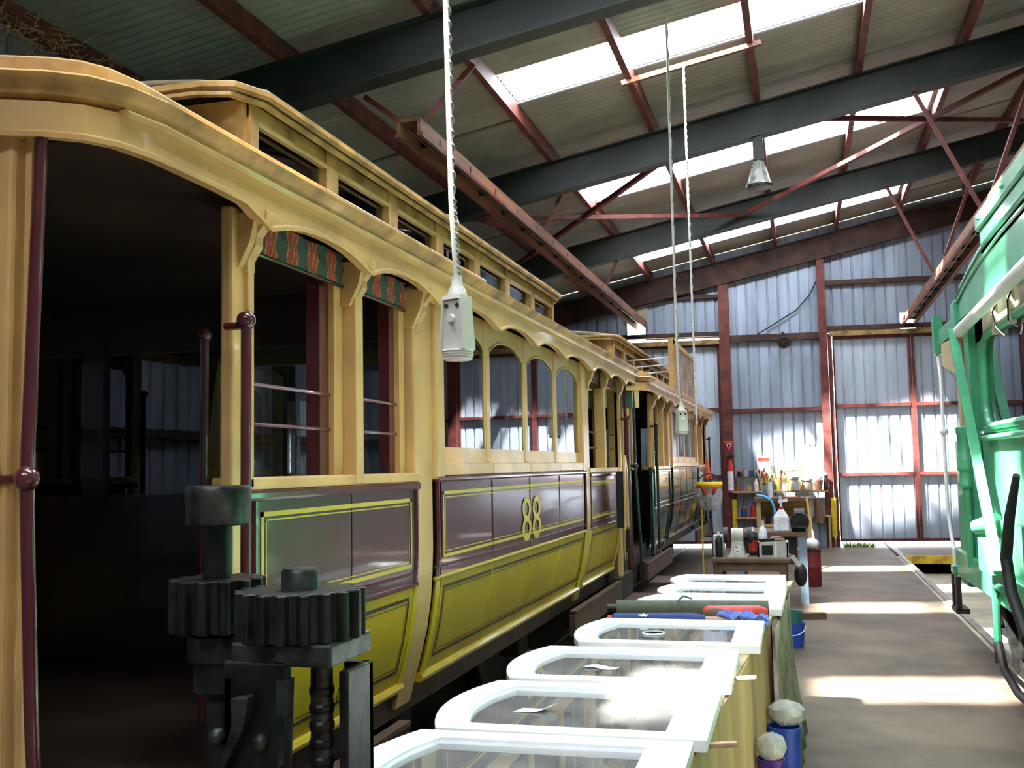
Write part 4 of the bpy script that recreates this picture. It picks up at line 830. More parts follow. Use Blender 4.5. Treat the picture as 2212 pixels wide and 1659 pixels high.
tag(build('striped_blind', MB().cyl((-1.0, 5.40, BZ+0.017), (-0.50, 5.44, BZ+0.017), 0.017, n=12), 'blind_red', smooth=True), 'thin red-striped rolled blind lying beside the flag', 'blind')
fl_ = thing('rolled_flag', (-0.60, 5.3200, BZ), 'dark blue rolled flag with a white star on a wooden stick', 'flag')
build('flag_roll', MB().tube([(-0.965, 5.3200, BZ+0.024), (-0.955, 5.3200, BZ+0.028), (-0.58, 5.3650, BZ+0.03), (-0.50, 5.3720, BZ+0.026)], [0.015, 0.028, 0.03, 0.022], 14), 'flag_blue', fl_, smooth=True); build('stick', MB().cyl((-0.52, 5.3700, BZ+0.021), (-0.24, 5.3950, BZ+0.021), 0.02, n=12), 'skin_wood', fl_, smooth=True)
build('flag_edge', MB().cyl((-0.985, 5.3170, BZ+0.022), (-0.962, 5.3200, BZ+0.024), 0.020, n=12), 'red_plastic', fl_)
sp = []
for k in range(14):
    r = 0.030 if k % 2 == 0 else 0.014; a = 2*PI*k/14+PI/2; sp.append((r*math.cos(a), r*math.sin(a)*0.9))
build('star', MB().prism(sp, lambda a, b: (-0.80+a, 5.3195+0.0022*0-math.sqrt(max(0, 0.0300**2-min(0.028, abs(b))**2))*0.75-0.008+0.0, BZ+0.030+0.022+b*0.4), lambda a, b: (-0.80+a, 5.3165-math.sqrt(max(0, 0.0300**2-min(0.028, abs(b))**2))*0.75-0.008, BZ+0.030+0.0225+b*0.4)), 'paper', fl_)
random.seed(5)
rows = []
for k in range(22):
    a = k/21
    rows.append([(-0.44+0.24*a+0.012*math.sin(j*1.1+k*0.4), 5.36+0.085*j/13-0.03*a, BZ+0.046+0.010*math.sin(k*0.75+j*0.5)+0.012*math.sin(j*1.2-k*0.3)+0.008*math.sin(k*1.9+j*2.1)-0.02*max(0, a-0.7)/0.3) for j in range(14)])
tag(build('blue_rag', MB().grid(rows), 'blue_cloth', smooth=True, solid=0.004), 'crumpled light blue rag lying on the rolled flag stick', 'rag')
tag(build('brown_glove', MB().ball((-0.455, 5.418, BZ+0.042), 0.06, 12, (1.0, 0.5, 0.62)), 'timber_dark', smooth=True), 'dark brown crumpled leather pad beside the blue rag', 'pad')
# plywood sheet leaning on the aisle side, drop sheet, crate
rows = []
nb = 20
for k in range(nb+1):
    y = 2.32+3.3*k/nb; bz = 0.40-0.28*min(1, k/12)+0.02*math.sin(k*1.1); x = -0.330+0.050*(y-3)
    rows.append([(x, y, BZ-0.012), (x+0.006, y, (BZ+bz)/2), (x+0.012, y, bz)])
tag(build('plywood_sheet', MB().grid(rows), 'plywood', solid=0.012), 'pale plywood sheet hanging down the aisle side of the sash bench', 'plywood')
rows = []
for k in range(25):
    y = 5.35+1.6*k/24; r = []
    for j in range(8):
        t = j/7; r.append((-0.255+0.045*(y-3)*0.7+0.02+0.07*t*t+0.015*math.sin(k*1.25)*t, y, 0.82*(1-t)+0.004))
    rows.append(r)
tag(build('drop_sheet', MB().grid(rows), 'canvas_sheet', smooth=True, solid=0.004), 'grubby brown drop sheet hanging from the bench to the floor', 'sheet')
oc = thing('orange_crate', (-0.47, 5.5, 0), 'faded orange-red crate under the sash bench', 'crate')
for (x0, x1, y0, y1, z0, z1) in ((-0.62, -0.60, 5.3, 5.7, 0, 0.36), (-0.34, -0.32, 5.3, 5.7, 0, 0.36), (-0.62, -0.32, 5.3, 5.32, 0, 0.36), (-0.62, -0.32, 5.68, 5.7, 0, 0.36)): build('side', MB().box(x0, x1, y0, y1, z0, z1), 'brick', oc)
build('crate_base', MB().box(-0.62, -0.32, 5.3, 5.7, 0, 0.02), 'brick', oc)
# ------------------------------------------------------------------ buckets and bins on the aisle
def bucket(name, x, y, r, h, m, lab, cat='bucket', z0=0.0, handle=None, flare=0.86):
    root = thing(name, (x, y, z0), lab, cat)
    build('tub', MB().lathe((x, y, z0), [(r*flare*0.2, 0.0), (r*flare, 0.0), (r, h-0.02), (r*1.05, h-0.02), (r*1.05, h), (r*0.95, h), (r*flare*0.94, 0.012), (0.004, 0.012)], 24), m, root, smooth=True)
    if handle: build('handle', MB().tube([(x+r*1.06*math.cos(a), y-r*1.10*math.sin(a), z0+h-0.03-0.75*h*0.45*math.sin(a)) for a in [PI*k/14 for k in range(15)]], 0.005, 6), handle, root, smooth=True)
    return root
bucket('bucket', -0.14, 9.85, 0.105, 0.215, 'blue_plastic', 'round blue bucket with a pale wire handle on the aisle floor', handle='milky')
bucket('tub', -0.14, 9.85, 0.088, 0.16, 'green_plastic', 'dark green tub standing in the blue bucket', 'tub', z0=0.150)
tb = bucket('waste_bin', -0.130, 5.15, 0.075, 0.42, 'blue_plastic', 'tall blue bin with a paper label beside the plywood sheet', 'bin', flare=0.9)
t_ = text_mesh('6', 0.05); t_.xf(lambda x, y, z: (-0.168+x*0.9, 5.15-0.0735-0.0035, 0.285+y)); build('label', MB().box(-0.195, -0.140, 5.0785-0.0010, 5.083, 0.265, 0.335), 'paper', tb); build('lettering', t_, 'black', tb)
bucket('purple_bin', -0.175, 4.55, 0.055, 0.43, 'purple_plastic', 'dark purple bin between the blue bin and plywood', 'bin', flare=0.92)
def bag(name, cx, cy, cz, rx, ry, rz_, lab, seed, m='bag_film'):
    random.seed(seed); mb = MB(); n = 18; rows = []
    for i in range(9):
        ph = PI*i/8; rows.append([(cx+rx*math.sin(ph)*math.cos(2*PI*k/n)*(1+0.14*random.uniform(-1, 1)), cy+ry*math.sin(ph)*math.sin(2*PI*k/n)*(1+0.14*random.uniform(-1, 1)), cz-rz_*math.cos(ph)*(1+0.1*random.uniform(-1, 1))) for k in range(n)])
    mb.grid(rows, close=True); return tag(build(name, mb, m, smooth=True), lab, 'bag')
mat('bag_cloudy', (0.62, 0.60, 0.55), 0.35, var=0.15, scale=14, alpha=0.62)
bag('plastic_bag', -0.118, 5.17, 0.475, 0.086, 0.09, 0.058, 'cloudy plastic bag bulging out of the blue bin', 11, 'bag_cloudy')
bag('plastic_bag', -0.170, 4.55, 0.475, 0.062, 0.07, 0.055, 'cloudy plastic bag stuffed in the purple bin', 12, 'bag_cloudy')
tag(build('timber_offcut', MB().beam((-0.10, 11.55, 0.03), (0.17, 11.62, 0.03), 0.10, 0.06), 'timber_dark'), 'dark timber offcut lying on the aisle floor by the metal bench', 'offcut')
# ------------------------------------------------------------------ wooden table with bench grinder
T1 = thing('work_table', (-0.50, 10.35, 0), 'dark brown wooden table carrying the bench grinder', 'table')
build('table_top', MB().box(-0.86, -0.14, 10.05, 10.65, 0.72, 0.76), 'timber_dark', T1, bevel=0.006); build('apron', MB().box(-0.82, -0.18, 10.08, 10.62, 0.64, 0.72), 'timber_dark', T1)
for x in (-0.80, -0.21):
    for y in (10.10, 10.60): build('leg', MB().box(x-0.035, x+0.035, y-0.035, y+0.035, 0, 0.66), 'timber_dark', T1)
build('lower_shelf', MB().box(-0.80, -0.20, 10.12, 10.58, 0.20, 0.23), 'timber_dark', T1)
TZ = 0.76
G = thing('bench_grinder', (-0.62, 10.25, TZ), 'grey bench grinder on a pedestal with a white instruction label', 'grinder')
build('pedestal', MB().add([(-0.70, 10.17, TZ), (-0.55, 10.17, TZ), (-0.55, 10.32, TZ), (-0.70, 10.32, TZ), (-0.675, 10.19, TZ+0.15), (-0.575, 10.19, TZ+0.15), (-0.575, 10.30, TZ+0.15), (-0.675, 10.30, TZ+0.15)], [(0, 3, 2, 1), (4, 5, 6, 7), (0, 1, 5, 4), (1, 2, 6, 5), (2, 3, 7, 6), (3, 0, 4, 7)]), 'tin', G, bevel=0.004)
build('base', MB().box(-0.71, -0.54, 10.16, 10.33, TZ, TZ+0.012), 'tin', G)
build('motor', MB().cyl((-0.68, 10.25, TZ+0.205), (-0.57, 10.25, TZ+0.205), 0.068, n=20), 'tin', G, smooth=True)
for sx in (-0.735, -0.515): build('grinding_wheel', MB().cyl((sx-0.02, 10.25, TZ+0.205), (sx+0.02, 10.25, TZ+0.205), 0.075, n=20), 'black', G, smooth=True)
lb = build('instruction_label', MB().box(-0.655, -0.600, 10.1755, 10.1775, TZ+0.025, TZ+0.115), 'paper', G); build('label_heading', MB().box(-0.650, -0.622, 10.1740, 10.1754, TZ+0.092, TZ+0.108), 'red_plastic', lb)
for k, zz in enumerate((0.078, 0.055)): build('label_line', MB().box(-0.650+0.01*k, -0.607, 10.1740, 10.1754, TZ+zz, TZ+zz+0.006), 'black', lb)
def bottle(name, x, y, z, r, h, m, mc, lab, cat='bottle', lbl=None, neck=0.35):
    root = thing(name, (x, y, z), lab, cat)
    build('body', MB().lathe((x, y, z), [(r*0.9, 0), (r, 0.008), (r, h*0.62), (r*0.8, h*0.74), (r*neck, h*0.82), (r*neck, h*0.88), (0.003, h*0.885)], 16), m, root, smooth=True)
    build('cap', MB().lathe((x, y, z), [(r*neck*1.15, h*0.86), (r*neck*1.15, h), (0.003, h*1.003)], 12), mc, root, smooth=True)
    if lbl: build('label', MB().lathe((x, y, z), [(r*1.02, h*0.15), (r*1.02, h*0.55)], 16), lbl, root, smooth=True)
    return root
bottle('spray_can', -0.80, 10.22, TZ, 0.035, 0.24, 'black', 'paper', 'tall black can at the tram end of the wooden table', 'can')
tag(build('paper_stack', MB().box(-0.87, -0.77, 10.42, 10.60, TZ+0.0, TZ+0.19), 'tin'), 'grey carton standing behind the bench grinder', 'carton')
bottle('oil_bottle', -0.49, 10.42, TZ, 0.040, 0.27, 'black', 'paper', 'black oil bottle with white cap between grinder and parts box', lbl='red_plastic')
px_ = thing('parts_box', (-0.30, 10.35, TZ), 'open grey metal box full of hand tools on the wooden table', 'box')
for (x0, x1, y0, y1) in ((-0.44, -0.16, 10.22, 10.235), (-0.44, -0.16, 10.48, 10.495), (-0.44, -0.425, 10.22, 10.495), (-0.175, -0.16, 10.22, 10.495)): build('box_side', MB().box(x0, x1, y0, y1, TZ, TZ+0.14), 'tin', px_)
build('tool', MB().beam((-0.42, 10.3, TZ+0.15), (-0.22, 10.4, TZ+0.16), 0.05, 0.03), 'iron', px_); build('tool', MB().beam((-0.38, 10.42, TZ+0.15), (-0.20, 10.30, TZ+0.165), 0.03, 0.02), 'timber', px_); build('box_plate', MB().box(-0.285, -0.265, 10.214, 10.2195, TZ, TZ+0.14), 'paper', px_); build('box_plate', MB().box(-0.40, -0.30, 10.214, 10.2195, TZ+0.02, TZ+0.11), 'iron', px_)
bottle('white_bottle', -0.40, 10.545, TZ, 0.042, 0.33, 'milky', 'tin', 'tall white bottle with plain label behind the parts box', lbl='paper')
tag(build('mauve_cloth', MB().box(-0.33, -0.22, 10.51, 10.60, TZ, TZ+0.17), 'mauve', bevel=0.02), 'mauve cardboard pack beside the tall white bottle', 'pack')
tag(build('grey_sack', MB().ball((-0.52, 10.33, 0.285), 0.2, 14, (1.0, 0.7, 0.26)), 'olive', smooth=True), 'flat grey-green sack on the lower shelf of the wooden table', 'sack')
bp_ = thing('grease_gun', (-0.09, 10.1, 0), 'black bag and white nozzle hanging off the aisle end of the table', 'tool bag')
build('bag', MB().ball((-0.055, 10.20, 0.60), 0.085, 12, (0.7, 0.9, 1.3)), 'rubber', bp_, smooth=True); build('nozzle', MB().beam((-0.125, 10.02, 0.79), (-0.06, 10.02, 0.70), 0.05, 0.035), 'tin', bp_); build('hook', MB().cyl((-0.10, 10.14, 0.66), (-0.10, 10.14, 0.77), 0.006, n=6), 'timber', bp_)
# ------------------------------------------------------------------ steel bench behind it
T2 = thing('steel_bench', (-0.4, 13.2, 0), 'blue-grey steel workbench standing behind the wooden table', 'workbench')
build('bench_plate', MB().box(-0.80, 0.02, 12.75, 13.65, 0.78, 0.83), 'timber_dark', T2)
for x, y in ((-0.03, 12.80), (-0.76, 12.80), (-0.03, 13.6), (-0.76, 13.6)): build('leg', MB().box(x-0.045, x+0.045, y-0.04, y+0.04, 0.0, 0.79), 'blue_steel', T2)
build('drawer_box', MB().box(-0.70, -0.10, 12.85, 13.6, 0.45, 0.77), 'black', T2)
S2 = 0.83
jg = thing('jerry_jug', (-0.27, 13.0, S2), 'milky plastic jug with red collar and spray trigger on the steel bench', 'jug')
build('body', MB().add([(-0.36, 12.92, S2), (-0.18, 12.92, S2), (-0.18, 13.06, S2), (-0.36, 13.06, S2), (-0.36, 12.92, S2+0.18), (-0.18, 12.92, S2+0.16), (-0.18, 13.06, S2+0.16), (-0.36, 13.06, S2+0.18), (-0.29, 12.96, S2+0.26), (-0.24, 12.96, S2+0.26), (-0.24, 13.02, S2+0.26), (-0.29, 13.02, S2+0.26)], [(0, 3, 2, 1), (0, 1, 5, 4), (1, 2, 6, 5), (2, 3, 7, 6), (3, 0, 4, 7), (4, 5, 9, 8), (5, 6, 10, 9), (6, 7, 11, 10), (7, 4, 8, 11), (8, 9, 10, 11)]), 'milky', jg, bevel=0.012)
build('collar', MB().cyl((-0.265, 12.99, S2+0.255), (-0.265, 12.99, S2+0.285), 0.03, n=14), 'red_plastic', jg); build('trigger', MB().beam((-0.30, 12.99, S2+0.35), (-0.19, 12.99, S2+0.37), 0.03, 0.035), 'milky', jg); build('trigger_neck', MB().cyl((-0.265, 12.99, S2+0.28), (-0.275, 12.99, S2+0.42), 0.015, 0.02, 10), 'milky', jg)
tag(build('blue_hose', MB().tube([(-0.335, 12.96, S2+0.15), (-0.345, 12.94, S2+0.28), (-0.38, 12.94, S2+0.37), (-0.45, 12.94, S2+0.415), (-0.55, 12.94, S2+0.435)], 0.015, 8), 'cyan', smooth=True), 'short light blue hose sticking out of the milky jug', 'hose')
bs = thing('belt_sander', (-0.09, 12.95, S2), 'black bench sander with round disc on the steel bench', 'sander')
build('disc', MB().cyl((-0.06, 12.86, S2+0.112), (-0.06, 12.92, S2+0.112), 0.11, n=22), 'iron', bs, smooth=True); build('body', MB().box(-0.16, 0.01, 12.93, 13.15, S2, S2+0.15), 'black', bs, bevel=0.02); build('table', MB().box(-0.16, 0.01, 12.78, 12.86, S2+0.05, S2+0.065), 'iron_worn', bs)
vs = thing('motor_drill', (0.02, 13.5, S2), 'dark electric motor with yellow plate on the far end of the steel bench', 'motor')
build('housing', MB().cyl((-0.12, 13.45, S2+0.13), (0.0, 13.45, S2+0.13), 0.12, n=20), 'black', vs, smooth=True); build('foot', MB().box(-0.14, 0.01, 13.36, 13.54, S2, S2+0.04), 'black', vs); build('plate', MB().box(-0.085, -0.035, 13.318, 13.33, S2+0.15, S2+0.19), 'yellow_bright', vs)
tag(build('white_hard_hat', MB().ball((0.075, 14.6, 0.56), 0.10, 14, (1, 1.1, 0.75)), 'paper', smooth=True), 'white hard hat on top of the dark red drum', 'helmet')
dr = thing('red_drum', (0.075, 14.6, 0), 'dark red drum beside the blue-grey bench leg', 'drum'); build('drum_body', MB().lathe((0.075, 14.6, 0), [(0.11, 0), (0.115, 0.01), (0.115, 0.25), (0.12, 0.26), (0.115, 0.27), (0.115, 0.48), (0.01, 0.485)], 20), 'dark_red', dr, smooth=True); build('drum_lid', MB().lathe((0.075, 14.6, 0), [(0.12, 0.46), (0.12, 0.49), (0.01, 0.492)], 20), 'black', dr)
# ------------------------------------------------------------------ timber bench with vice and frame near the wall
T3 = thing('timber_bench', (-0.30, 18.0, 0), 'tall yellow-brown timber workbench in front of the wall shelves', 'workbench')
build('bench_plank', MB().box(-0.80, 0.16, 17.6, 18.35, 1.02, 1.07), 'timber_dark', T3)
for x in (-0.72, 0.08):
    for y in (17.68, 18.28): build('leg', MB().box(x-0.035, x+0.035, y-0.035, y+0.035, 0, 1.03), 'timber', T3)
build('back_panel', MB().box(-0.70, 0.06, 18.26, 18.29, 0.72, 1.02), 'amber', T3); build('mid_shelf', MB().box(-0.74, 0.10, 17.66, 18.3, 0.60, 0.64), 'timber', T3); build('stretcher', MB().box(-0.72, 0.10, 17.66, 17.70, 0.22, 0.28), 'timber', T3)
tag(build('leaning_plank', MB().beam((0.18, 16.9, 0.0), (0.04, 17.55, 1.08), 0.06, 0.03, (1, 0, 0)), 'timber'), 'pale plank leaning on the timber workbench in the sunlight', 'plank')
tag(build('leather_roll', MB().tube([(0.215, 17.75, 0.66), (0.24, 17.75, 0.80), (0.212, 17.75, 1.06)], [0.07, 0.085, 0.06], 12), 'timber_dark', smooth=True), 'brown leather apron hanging at the bench corner', 'apron')
for i, (x, w, m, lb_) in enumerate(((-0.45, 0.05, 'black', 'black drill bit stand on the timber workbench shelf'), (-0.58, 0.04, 'iron', 'iron hand tool standing on the timber workbench shelf'), (-0.02, 0.12, 'black', 'black tool case on the timber workbench shelf'))):
    tag(build('tool_case', MB().box(x-w, x+w, 17.8, 18.0, 0.64, 0.86-0.05*i), m, bevel=0.01), lb_, 'tool')
tag(build('red_ruler', MB().box(-0.42, -0.05, 17.70, 17.76, 1.071, 1.09), 'orange'), 'long red-orange level lying on the timber workbench', 'level')
bottle('blue_can', -0.62, 17.85, 1.071, 0.035, 0.24, 'blue_steel', 'flag_blue', 'blue-grey spray can on the timber workbench', 'can', neck=0.8)
bottle('pale_can', -0.53, 17.85, 1.071, 0.045, 0.26, 'milky', 'milky', 'pale spray can next to the blue-grey one on the timber workbench', 'can', neck=0.8)
# ------------------------------------------------------------------ wall shelves and everything on them
def sy(x, d): return wy(x)-d
WS = thing('wall_shelf', (-0.45, sy(-0.45, 0.2), 0.55), 'two-tier plank shelving fixed to the end wall between red columns', 'shelf')
def shelf(x0, x1, z, d, m, name='plank'): mb = MB().box(x0, x1, -0.05-d, -0.05, z-0.03, z); mb.xf(lambda x, y, q: (x, wy(x)+y, q)); return build(name, mb, m, WS)
shelf(-1.33, 0.46, 1.10, 0.32, 'timber'); shelf(-1.30, -0.62, 0.60, 0.32, 'timber'); shelf(-0.1, 0.50, 0.62, 0.32, 'timber'); shelf(-1.26, -0.55, 1.38, 0.12, 'timber_dark')
for x in (-1.28, -0.64, 0.42): mb = MB().box(x-0.02, x+0.02, -0.09, -0.05, 0.0, 1.38 if x < -0.5 else 1.1); mb.xf(lambda a, b, q: (a, wy(a)+b, q)); build('upright', mb, 'timber_dark', WS)
for x in (-0.08, 0.46): mb = MB().box(x-0.02, x+0.02, -0.40, -0.36, 0.0, 0.60); mb.xf(lambda a, b, q: (a, wy(a)+b, q)); build('upright', mb, 'timber', WS)
Z1 = 1.101
for (x, r, h, m, mc, lb_) in ((-1.20, 0.03, 0.10, 'red_plastic', 'red_plastic', 'tiny red pot at the extinguisher end of the long plank shelf'), (-1.02, 0.04, 0.13, 'amber', 'amber', 'amber jar on the long plank shelf'), (-0.88, 0.045, 0.24, 'paper', 'paper', 'white pointed squeeze bottle on the long plank shelf')):
    bottle('jar', x, sy(x, 0.28), Z1, r, h, m, mc, lb_, 'jar', neck=0.4 if h > 0.2 else 0.9)
def brush_pot(x, r, h, m, lab, n, seed):
    root = thing('brush_pot', (x, sy(x, 0.295), Z1), lab, 'brush pot'); y = sy(x, 0.295)
    build('pot', MB().lathe((x, y, Z1), [(r*0.85, 0), (r, h), (r*0.94, h), (r*0.8, 0.01), (0.003, 0.01)], 18), m, root, smooth=True); random.seed(seed)
    for k in range(n):
        a = random.random()*6.28; L_ = random.uniform(0.20, 0.36); b0 = Vector((x+0.4*r*math.cos(a), y+0.4*r*math.sin(a), Z1+0.02)); b1 = b0+Vector((0.09*math.cos(a), 0.05*math.sin(a), L_)); bb = build('brush', MB().cyl(b0, b1, 0.008, n=6), ('timber', 'orange', 'dark_red', 'tin')[k % 4], root)
        build('bristles', MB().beam(b1, b1+(b1-b0).normalized()*0.07, 0.035, 0.012), ('bristle', 'amber', 'black')[k % 3], bb)
brush_pot(-0.74, 0.07, 0.24, 'yellow_soft', 'tall cream pot crowded with paintbrushes on the plank shelf', 9, 1)
gj = bottle('green_jug', -0.60, sy(-0.6, 0.345), Z1, 0.054, 0.20, 'green_plastic', 'green_plastic', 'green enamel jug in front of the crowded brush pot', 'jug', neck=0.9); build('handle', MB().tube([(-0.55, sy(-.6, .35), Z1+0.16), (-0.515, sy(-.6, .35), Z1+0.13), (-0.525, sy(-.6, .35), Z1+0.07), (-0.555, sy(-.6, .35), Z1+0.05)], 0.008, 6), 'green_plastic', gj)
brush_pot(-0.46, 0.075, 0.26, 'amber', 'ribbed tan pot of brushes beside the yellow box', 6, 2)
yx = thing('yellow_box', (-0.20, sy(-0.2, 0.2), Z1), 'pale yellow lidded box on the plank shelf', 'box'); mb = MB().box(-0.31, -0.03, -0.26, -0.10, Z1, Z1+0.36); mb.xf(lambda a, b, q: (a, wy(a)+b, q)); build('carton', mb, 'yellow_soft', yx, bevel=0.01); mb = MB().box(-0.315, -0.025, -0.265, -0.095, Z1+0.34, Z1+0.37); mb.xf(lambda a, b, q: (a, wy(a)+b, q)); build('lid', mb, 'amber', yx)
pl_ = MB().box(-0.52, -0.02, -0.09, -0.06, Z1+0.40, Z1+0.56); pl_.xf(lambda a, b, q: (a, wy(a)+b, q)); build('backing_board', pl_, 'yellow_soft', WS)
bottle('paint_tin', -0.152, sy(-0.152, 0.36), Z1, 0.085, 0.27, 'tin', 'tin', 'large weathered paint tin in front of the yellow box', 'tin', neck=0.98)
cn = tag(build('funnel', MB().lathe((-0.01, sy(-0.01, 0.36), Z1), [(0.045, 0), (0.05, 0.02), (0.015, 0.12), (0.008, 0.17)], 14), 'terracotta', smooth=True), 'small orange-brown funnel beside the paint tin', 'funnel')
bottle('grey_tin', 0.10, sy(0.10, 0.3), Z1, 0.075, 0.22, 'concrete_pale', 'concrete_pale', 'plain grey canister between funnel and terracotta pot', 'tin', neck=0.98)
tp = thing('plant_pot', (0.29, sy(0.29, 0.28), Z1), 'terracotta pot with white rags on the plank shelf', 'pot'); build('pot', MB().lathe((0.29, sy(0.29, 0.28), Z1), [(0.06, 0), (0.08, 0.17), (0.085, 0.17), (0.085, 0.20), (0.07, 0.20)], 18), 'terracotta', tp, smooth=True); build('rags', MB().ball((0.29, sy(0.29, 0.28), Z1+0.25), 0.075, 12, (1.1, 0.8, 0.8)), 'paper', tp, smooth=True)
bottle('black_canister', 0.425, sy(0.42, 0.25), Z1, 0.045, 0.33, 'black', 'tin', 'black canister at the aisle end of the plank shelf', 'canister', neck=0.9)
bottle('clear_bottle', 0.39, sy(0.39, 0.12), Z1, 0.04, 0.46, 'milky', 'milky', 'tall white bottle behind the black canister', 'bottle')
for k, (m, mc, cn_) in enumerate((('black', 'orange', 'black tin with orange lid'), ('tin', 'tin', 'grey tin'), ('flag_blue', 'blue_steel', 'dark blue tin'), ('concrete_pale', 'paper', 'pale grey tin'), ('red_plastic', 'paper', 'red tin with white lid'))):
    x = -1.20+0.115*k; bottle('paint_tin', x, sy(x, 0.115), 1.381, 0.043, 0.13, m, mc, cn_+' in the row on the dark upper shelf', 'tin', neck=0.97)['group'] = 'small tins on the upper shelf'
for k, (x, r, h, m, lb_) in enumerate(((-1.14, 0.06, 0.20, 'dark_red', 'dark red bottle with a blue label on the low shelf'), (-0.96, 0.05, 0.26, 'red_plastic', 'bright red hydraulic jack beside the dark red bottle on the low shelf'), (-0.80, 0.05, 0.25, 'orange', 'orange-red hydraulic jack beside the yellow container'), (-0.67, 0.055, 0.34, 'yellow_soft', 'tall yellow container at the end of the low shelf'))):
    bottle('low_shelf_bottle' if k in (0, 3) else 'bottle_jack', x, sy(x, 0.24), 0.601, r, h, m, m if k else 'tin', lb_, 'container' if k in (0, 3) else 'jack', neck=0.5, lbl='blue_plastic' if k == 0 else None)
# notices pinned over the shelf
nt = thing('notice', (-0.72, sy(-0.72, 0.06), 1.45), 'white notice with a pink-red heading bar behind the brush pots', 'notice')
def flat(x0, x1, z0, z1, d, m, name, par): mb = MB().box(x0, x1, -d-0.006, -d, z0, z1); mb.xf(lambda a, b, q: (a, wy(a)+b, q)); return build(name, mb, m, par)
flat(-0.86, -0.60, 1.32, 1.78, 0.06, 'paper', 'sheet', nt); flat(-0.84, -0.62, 1.69, 1.75, 0.067, 'red_plastic', 'heading_bar', nt)
for (x0, x1, z0, z1, lab) in ((0.06, 0.40, 1.25, 1.98, 'tall white sheet pinned by two clips above the terracotta pot'), (-0.06, 0.10, 1.30, 1.80, 'plain white sheet overlapped by the tall pinned one')):
    o = thing('paper_sheet', ((x0+x1)/2, sy((x0+x1)/2, 0.06), z0), lab, 'paper'); flat(x0, x1, z0, z1, 0.06 if x0 > 0 else 0.05, 'paper', 'sheet', o)
    if x0 > 0:
        for xx in (0.16, 0.26): flat(xx-0.012, xx+0.012, z1-0.03, z1+0.01, 0.067, 'black', 'clip', o)
# warning triangle and extinguisher on the red column
yc_ = wy(-1.40)-0.165
w = thing('warning_triangle', (-1.40, yc_, 1.86), 'red inverted triangle sign with black dot on a red column', 'sign')
build('plate', MB().prism([(-0.10, 2.08), (0.10, 2.08), (0.0, 1.88)], lambda a, q: (-1.38+a, yc_-0.004, q), lambda a, q: (-1.38+a, yc_, q)), 'red_plastic', w); build('border', MB().box(-1.485, -1.275, yc_-0.007, yc_-0.0045, 2.068, 2.09), 'orange', w); build('dot', MB().cyl((-1.38, yc_-0.006, 2.005), (-1.38, yc_-0.009, 2.005), 0.03, n=18), 'black', w); build('ring', MB().lathe((0, 0, 0), [(0.03, 0), (0.042, 0), (0.042, 0.002), (0.03, 0.002)], 18).xf(lambda a, b, q: (-1.38+a, yc_-0.0065-q, 2.005+b)), 'paper', w)
ex = thing('fire_extinguisher', (-1.37, yc_-0.07, 1.12), 'white fire extinguisher with red top hung on the red column', 'extinguisher')
build('cylinder', MB().lathe((-1.37, yc_-0.07, 0), [(0.05, 1.12), (0.06, 1.13), (0.06, 1.5), (0.05, 1.55)], 16), 'milky', ex, smooth=True); build('shoulder', MB().lathe((-1.37, yc_-0.07, 0), [(0.061, 1.5), (0.05, 1.64), (0.02, 1.69), (0.02, 1.72)], 16), 'red_plastic', ex, smooth=True); build('valve', MB().beam((-1.43, yc_-0.08, 1.75), (-1.29, yc_-0.07, 1.80), 0.03, 0.05), 'iron', ex); build('foot_band', MB().lathe((-1.37, yc_-0.07, 0), [(0.062, 1.08), (0.062, 1.13)], 16), 'mauve', ex)
for x, lab in ((-1.31, 'yellow padding tied round the foot of the column by the extinguisher'), (0.55, 'yellow padding tied round the foot of the column by the aisle')):
    mb = MB().box(x-0.05, x+0.05, -0.22, -0.165, 0.20, 0.95); mb.xf(lambda a, b, q: (a, wy(a)+b, q)); tag(build('column_padding', mb, 'yellow_bright', bevel=0.02), lab, 'padding')
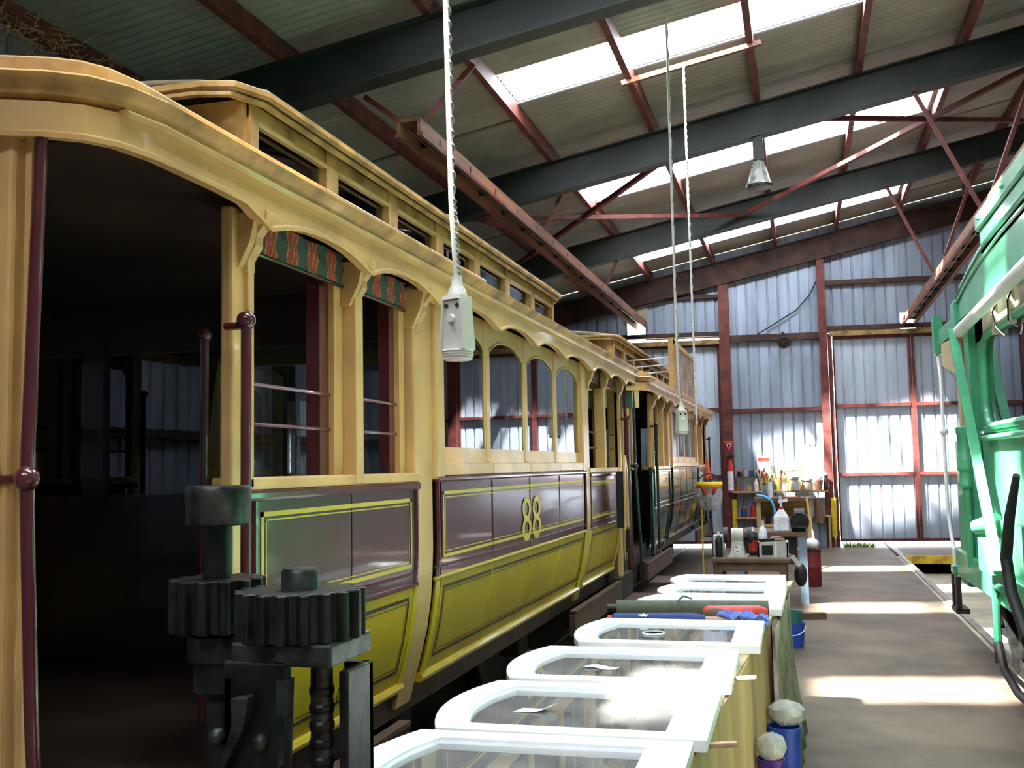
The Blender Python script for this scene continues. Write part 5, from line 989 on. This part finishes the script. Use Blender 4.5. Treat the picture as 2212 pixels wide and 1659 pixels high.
# brush-cutter helmet with visor and earmuffs on a stand
hx, hy = -1.33, 15.6
def hs(mb): return mb.xf(lambda x, y, z: (hx+(x-hx)*0.76, hy+(y-hy)*0.76, 1.65-(1.65-z)*0.76))
Hm = thing('safety_helmet', (hx, hy, 0), 'safety headgear with clear visor, yellow brow and red earmuffs on a rusty stand', 'face shield')
build('stand', MB().cyl((hx+0.03, hy+0.08, 0), (hx, hy+0.04, 1.47), 0.014, n=8), 'brown_steel', Hm)
rows = [[(hx+0.26*math.sin(a)*f, hy-0.12*math.cos(a)*f+0.03, z) for a in [-1.25+2.5*k/16 for k in range(17)]] for z, f in ((1.20, 1.0), (1.10, 1.02), (0.98, 0.99), (0.88, 0.90), (0.80, 0.72), (0.75, 0.42))]
build('visor', hs(MB().grid(rows)), 'clear_plastic', Hm, smooth=True)
rows = [[(hx+0.25*math.sin(a), hy-0.13*math.cos(a)+0.03, z) for a in [-1.3+2.6*k/16 for k in range(17)]] for z in (1.19, 1.30)]
build('brow_guard', hs(MB().grid(rows)), 'yellow_bright', Hm, smooth=True, solid=0.02)
build('head_band', hs(MB().tube([(hx+0.22*math.cos(a), hy+0.02, 1.26+0.20*math.sin(a)) for a in [PI*k/14 for k in range(15)]], 0.012, 6)), 'black', Hm, smooth=True)
for s_ in (-1, 1): build('earmuff', MB().ball((hx+s_*0.10, hy-0.10, 1.14), 0.075, 12, (0.55, 0.6, 1.25)).xf(lambda x, y, z, s_=s_: (hx+(x+s_*0.35*(z-1.14)-hx)*0.76, hy+(y-hy)*0.76, 1.65-(1.65-z)*0.76)), 'red_plastic', Hm, smooth=True)
tag(build('measuring_pole', MB().box(-1.50, -1.478, 15.98, 16.0, 0, 1.08), 'yellow_bright'), 'thin yellow measuring pole standing beside the dark green tram', 'pole')
oc2 = thing('orange_cone', (-1.47, 17.0, 1.42), 'orange cone hung on the rear corner of the dark green tram', 'cone'); build('cone', MB().lathe((-1.47, 17.0, 1.43), [(0.058, 0), (0.05, 0.02), (0.022, 0.28), (0.010, 0.30)], 16), 'orange', oc2, smooth=True); build('cord', MB().cyl((-1.47, 17.0, 1.72), (-1.585, 17.02, 2.46), 0.005, n=6), 'black', oc2); build('cone_foot', MB().lathe((-1.47, 17.0, 1.41), [(0.062, 0), (0.062, 0.02), (0.04, 0.021)], 16), 'orange', oc2)
# weeds by the door
random.seed(9); mb = MB()
for k in range(150):
    x = 0.72+random.random()*0.55; y = wy(x)-0.05-random.random()*0.25; h = random.uniform(0.04, 0.13); dx, dy_ = random.uniform(-0.08, 0.08), random.uniform(-0.06, 0.06)
    mb.add([(x-0.01, y, 0), (x+0.01, y, 0), (x+dx, y+dy_, h)], [(0, 1, 2)])
wd = tag(build('weeds', mb, 'leaf'), 'low green weeds growing at the foot of the zinc door', 'weeds'); wd['kind'] = 'stuff'
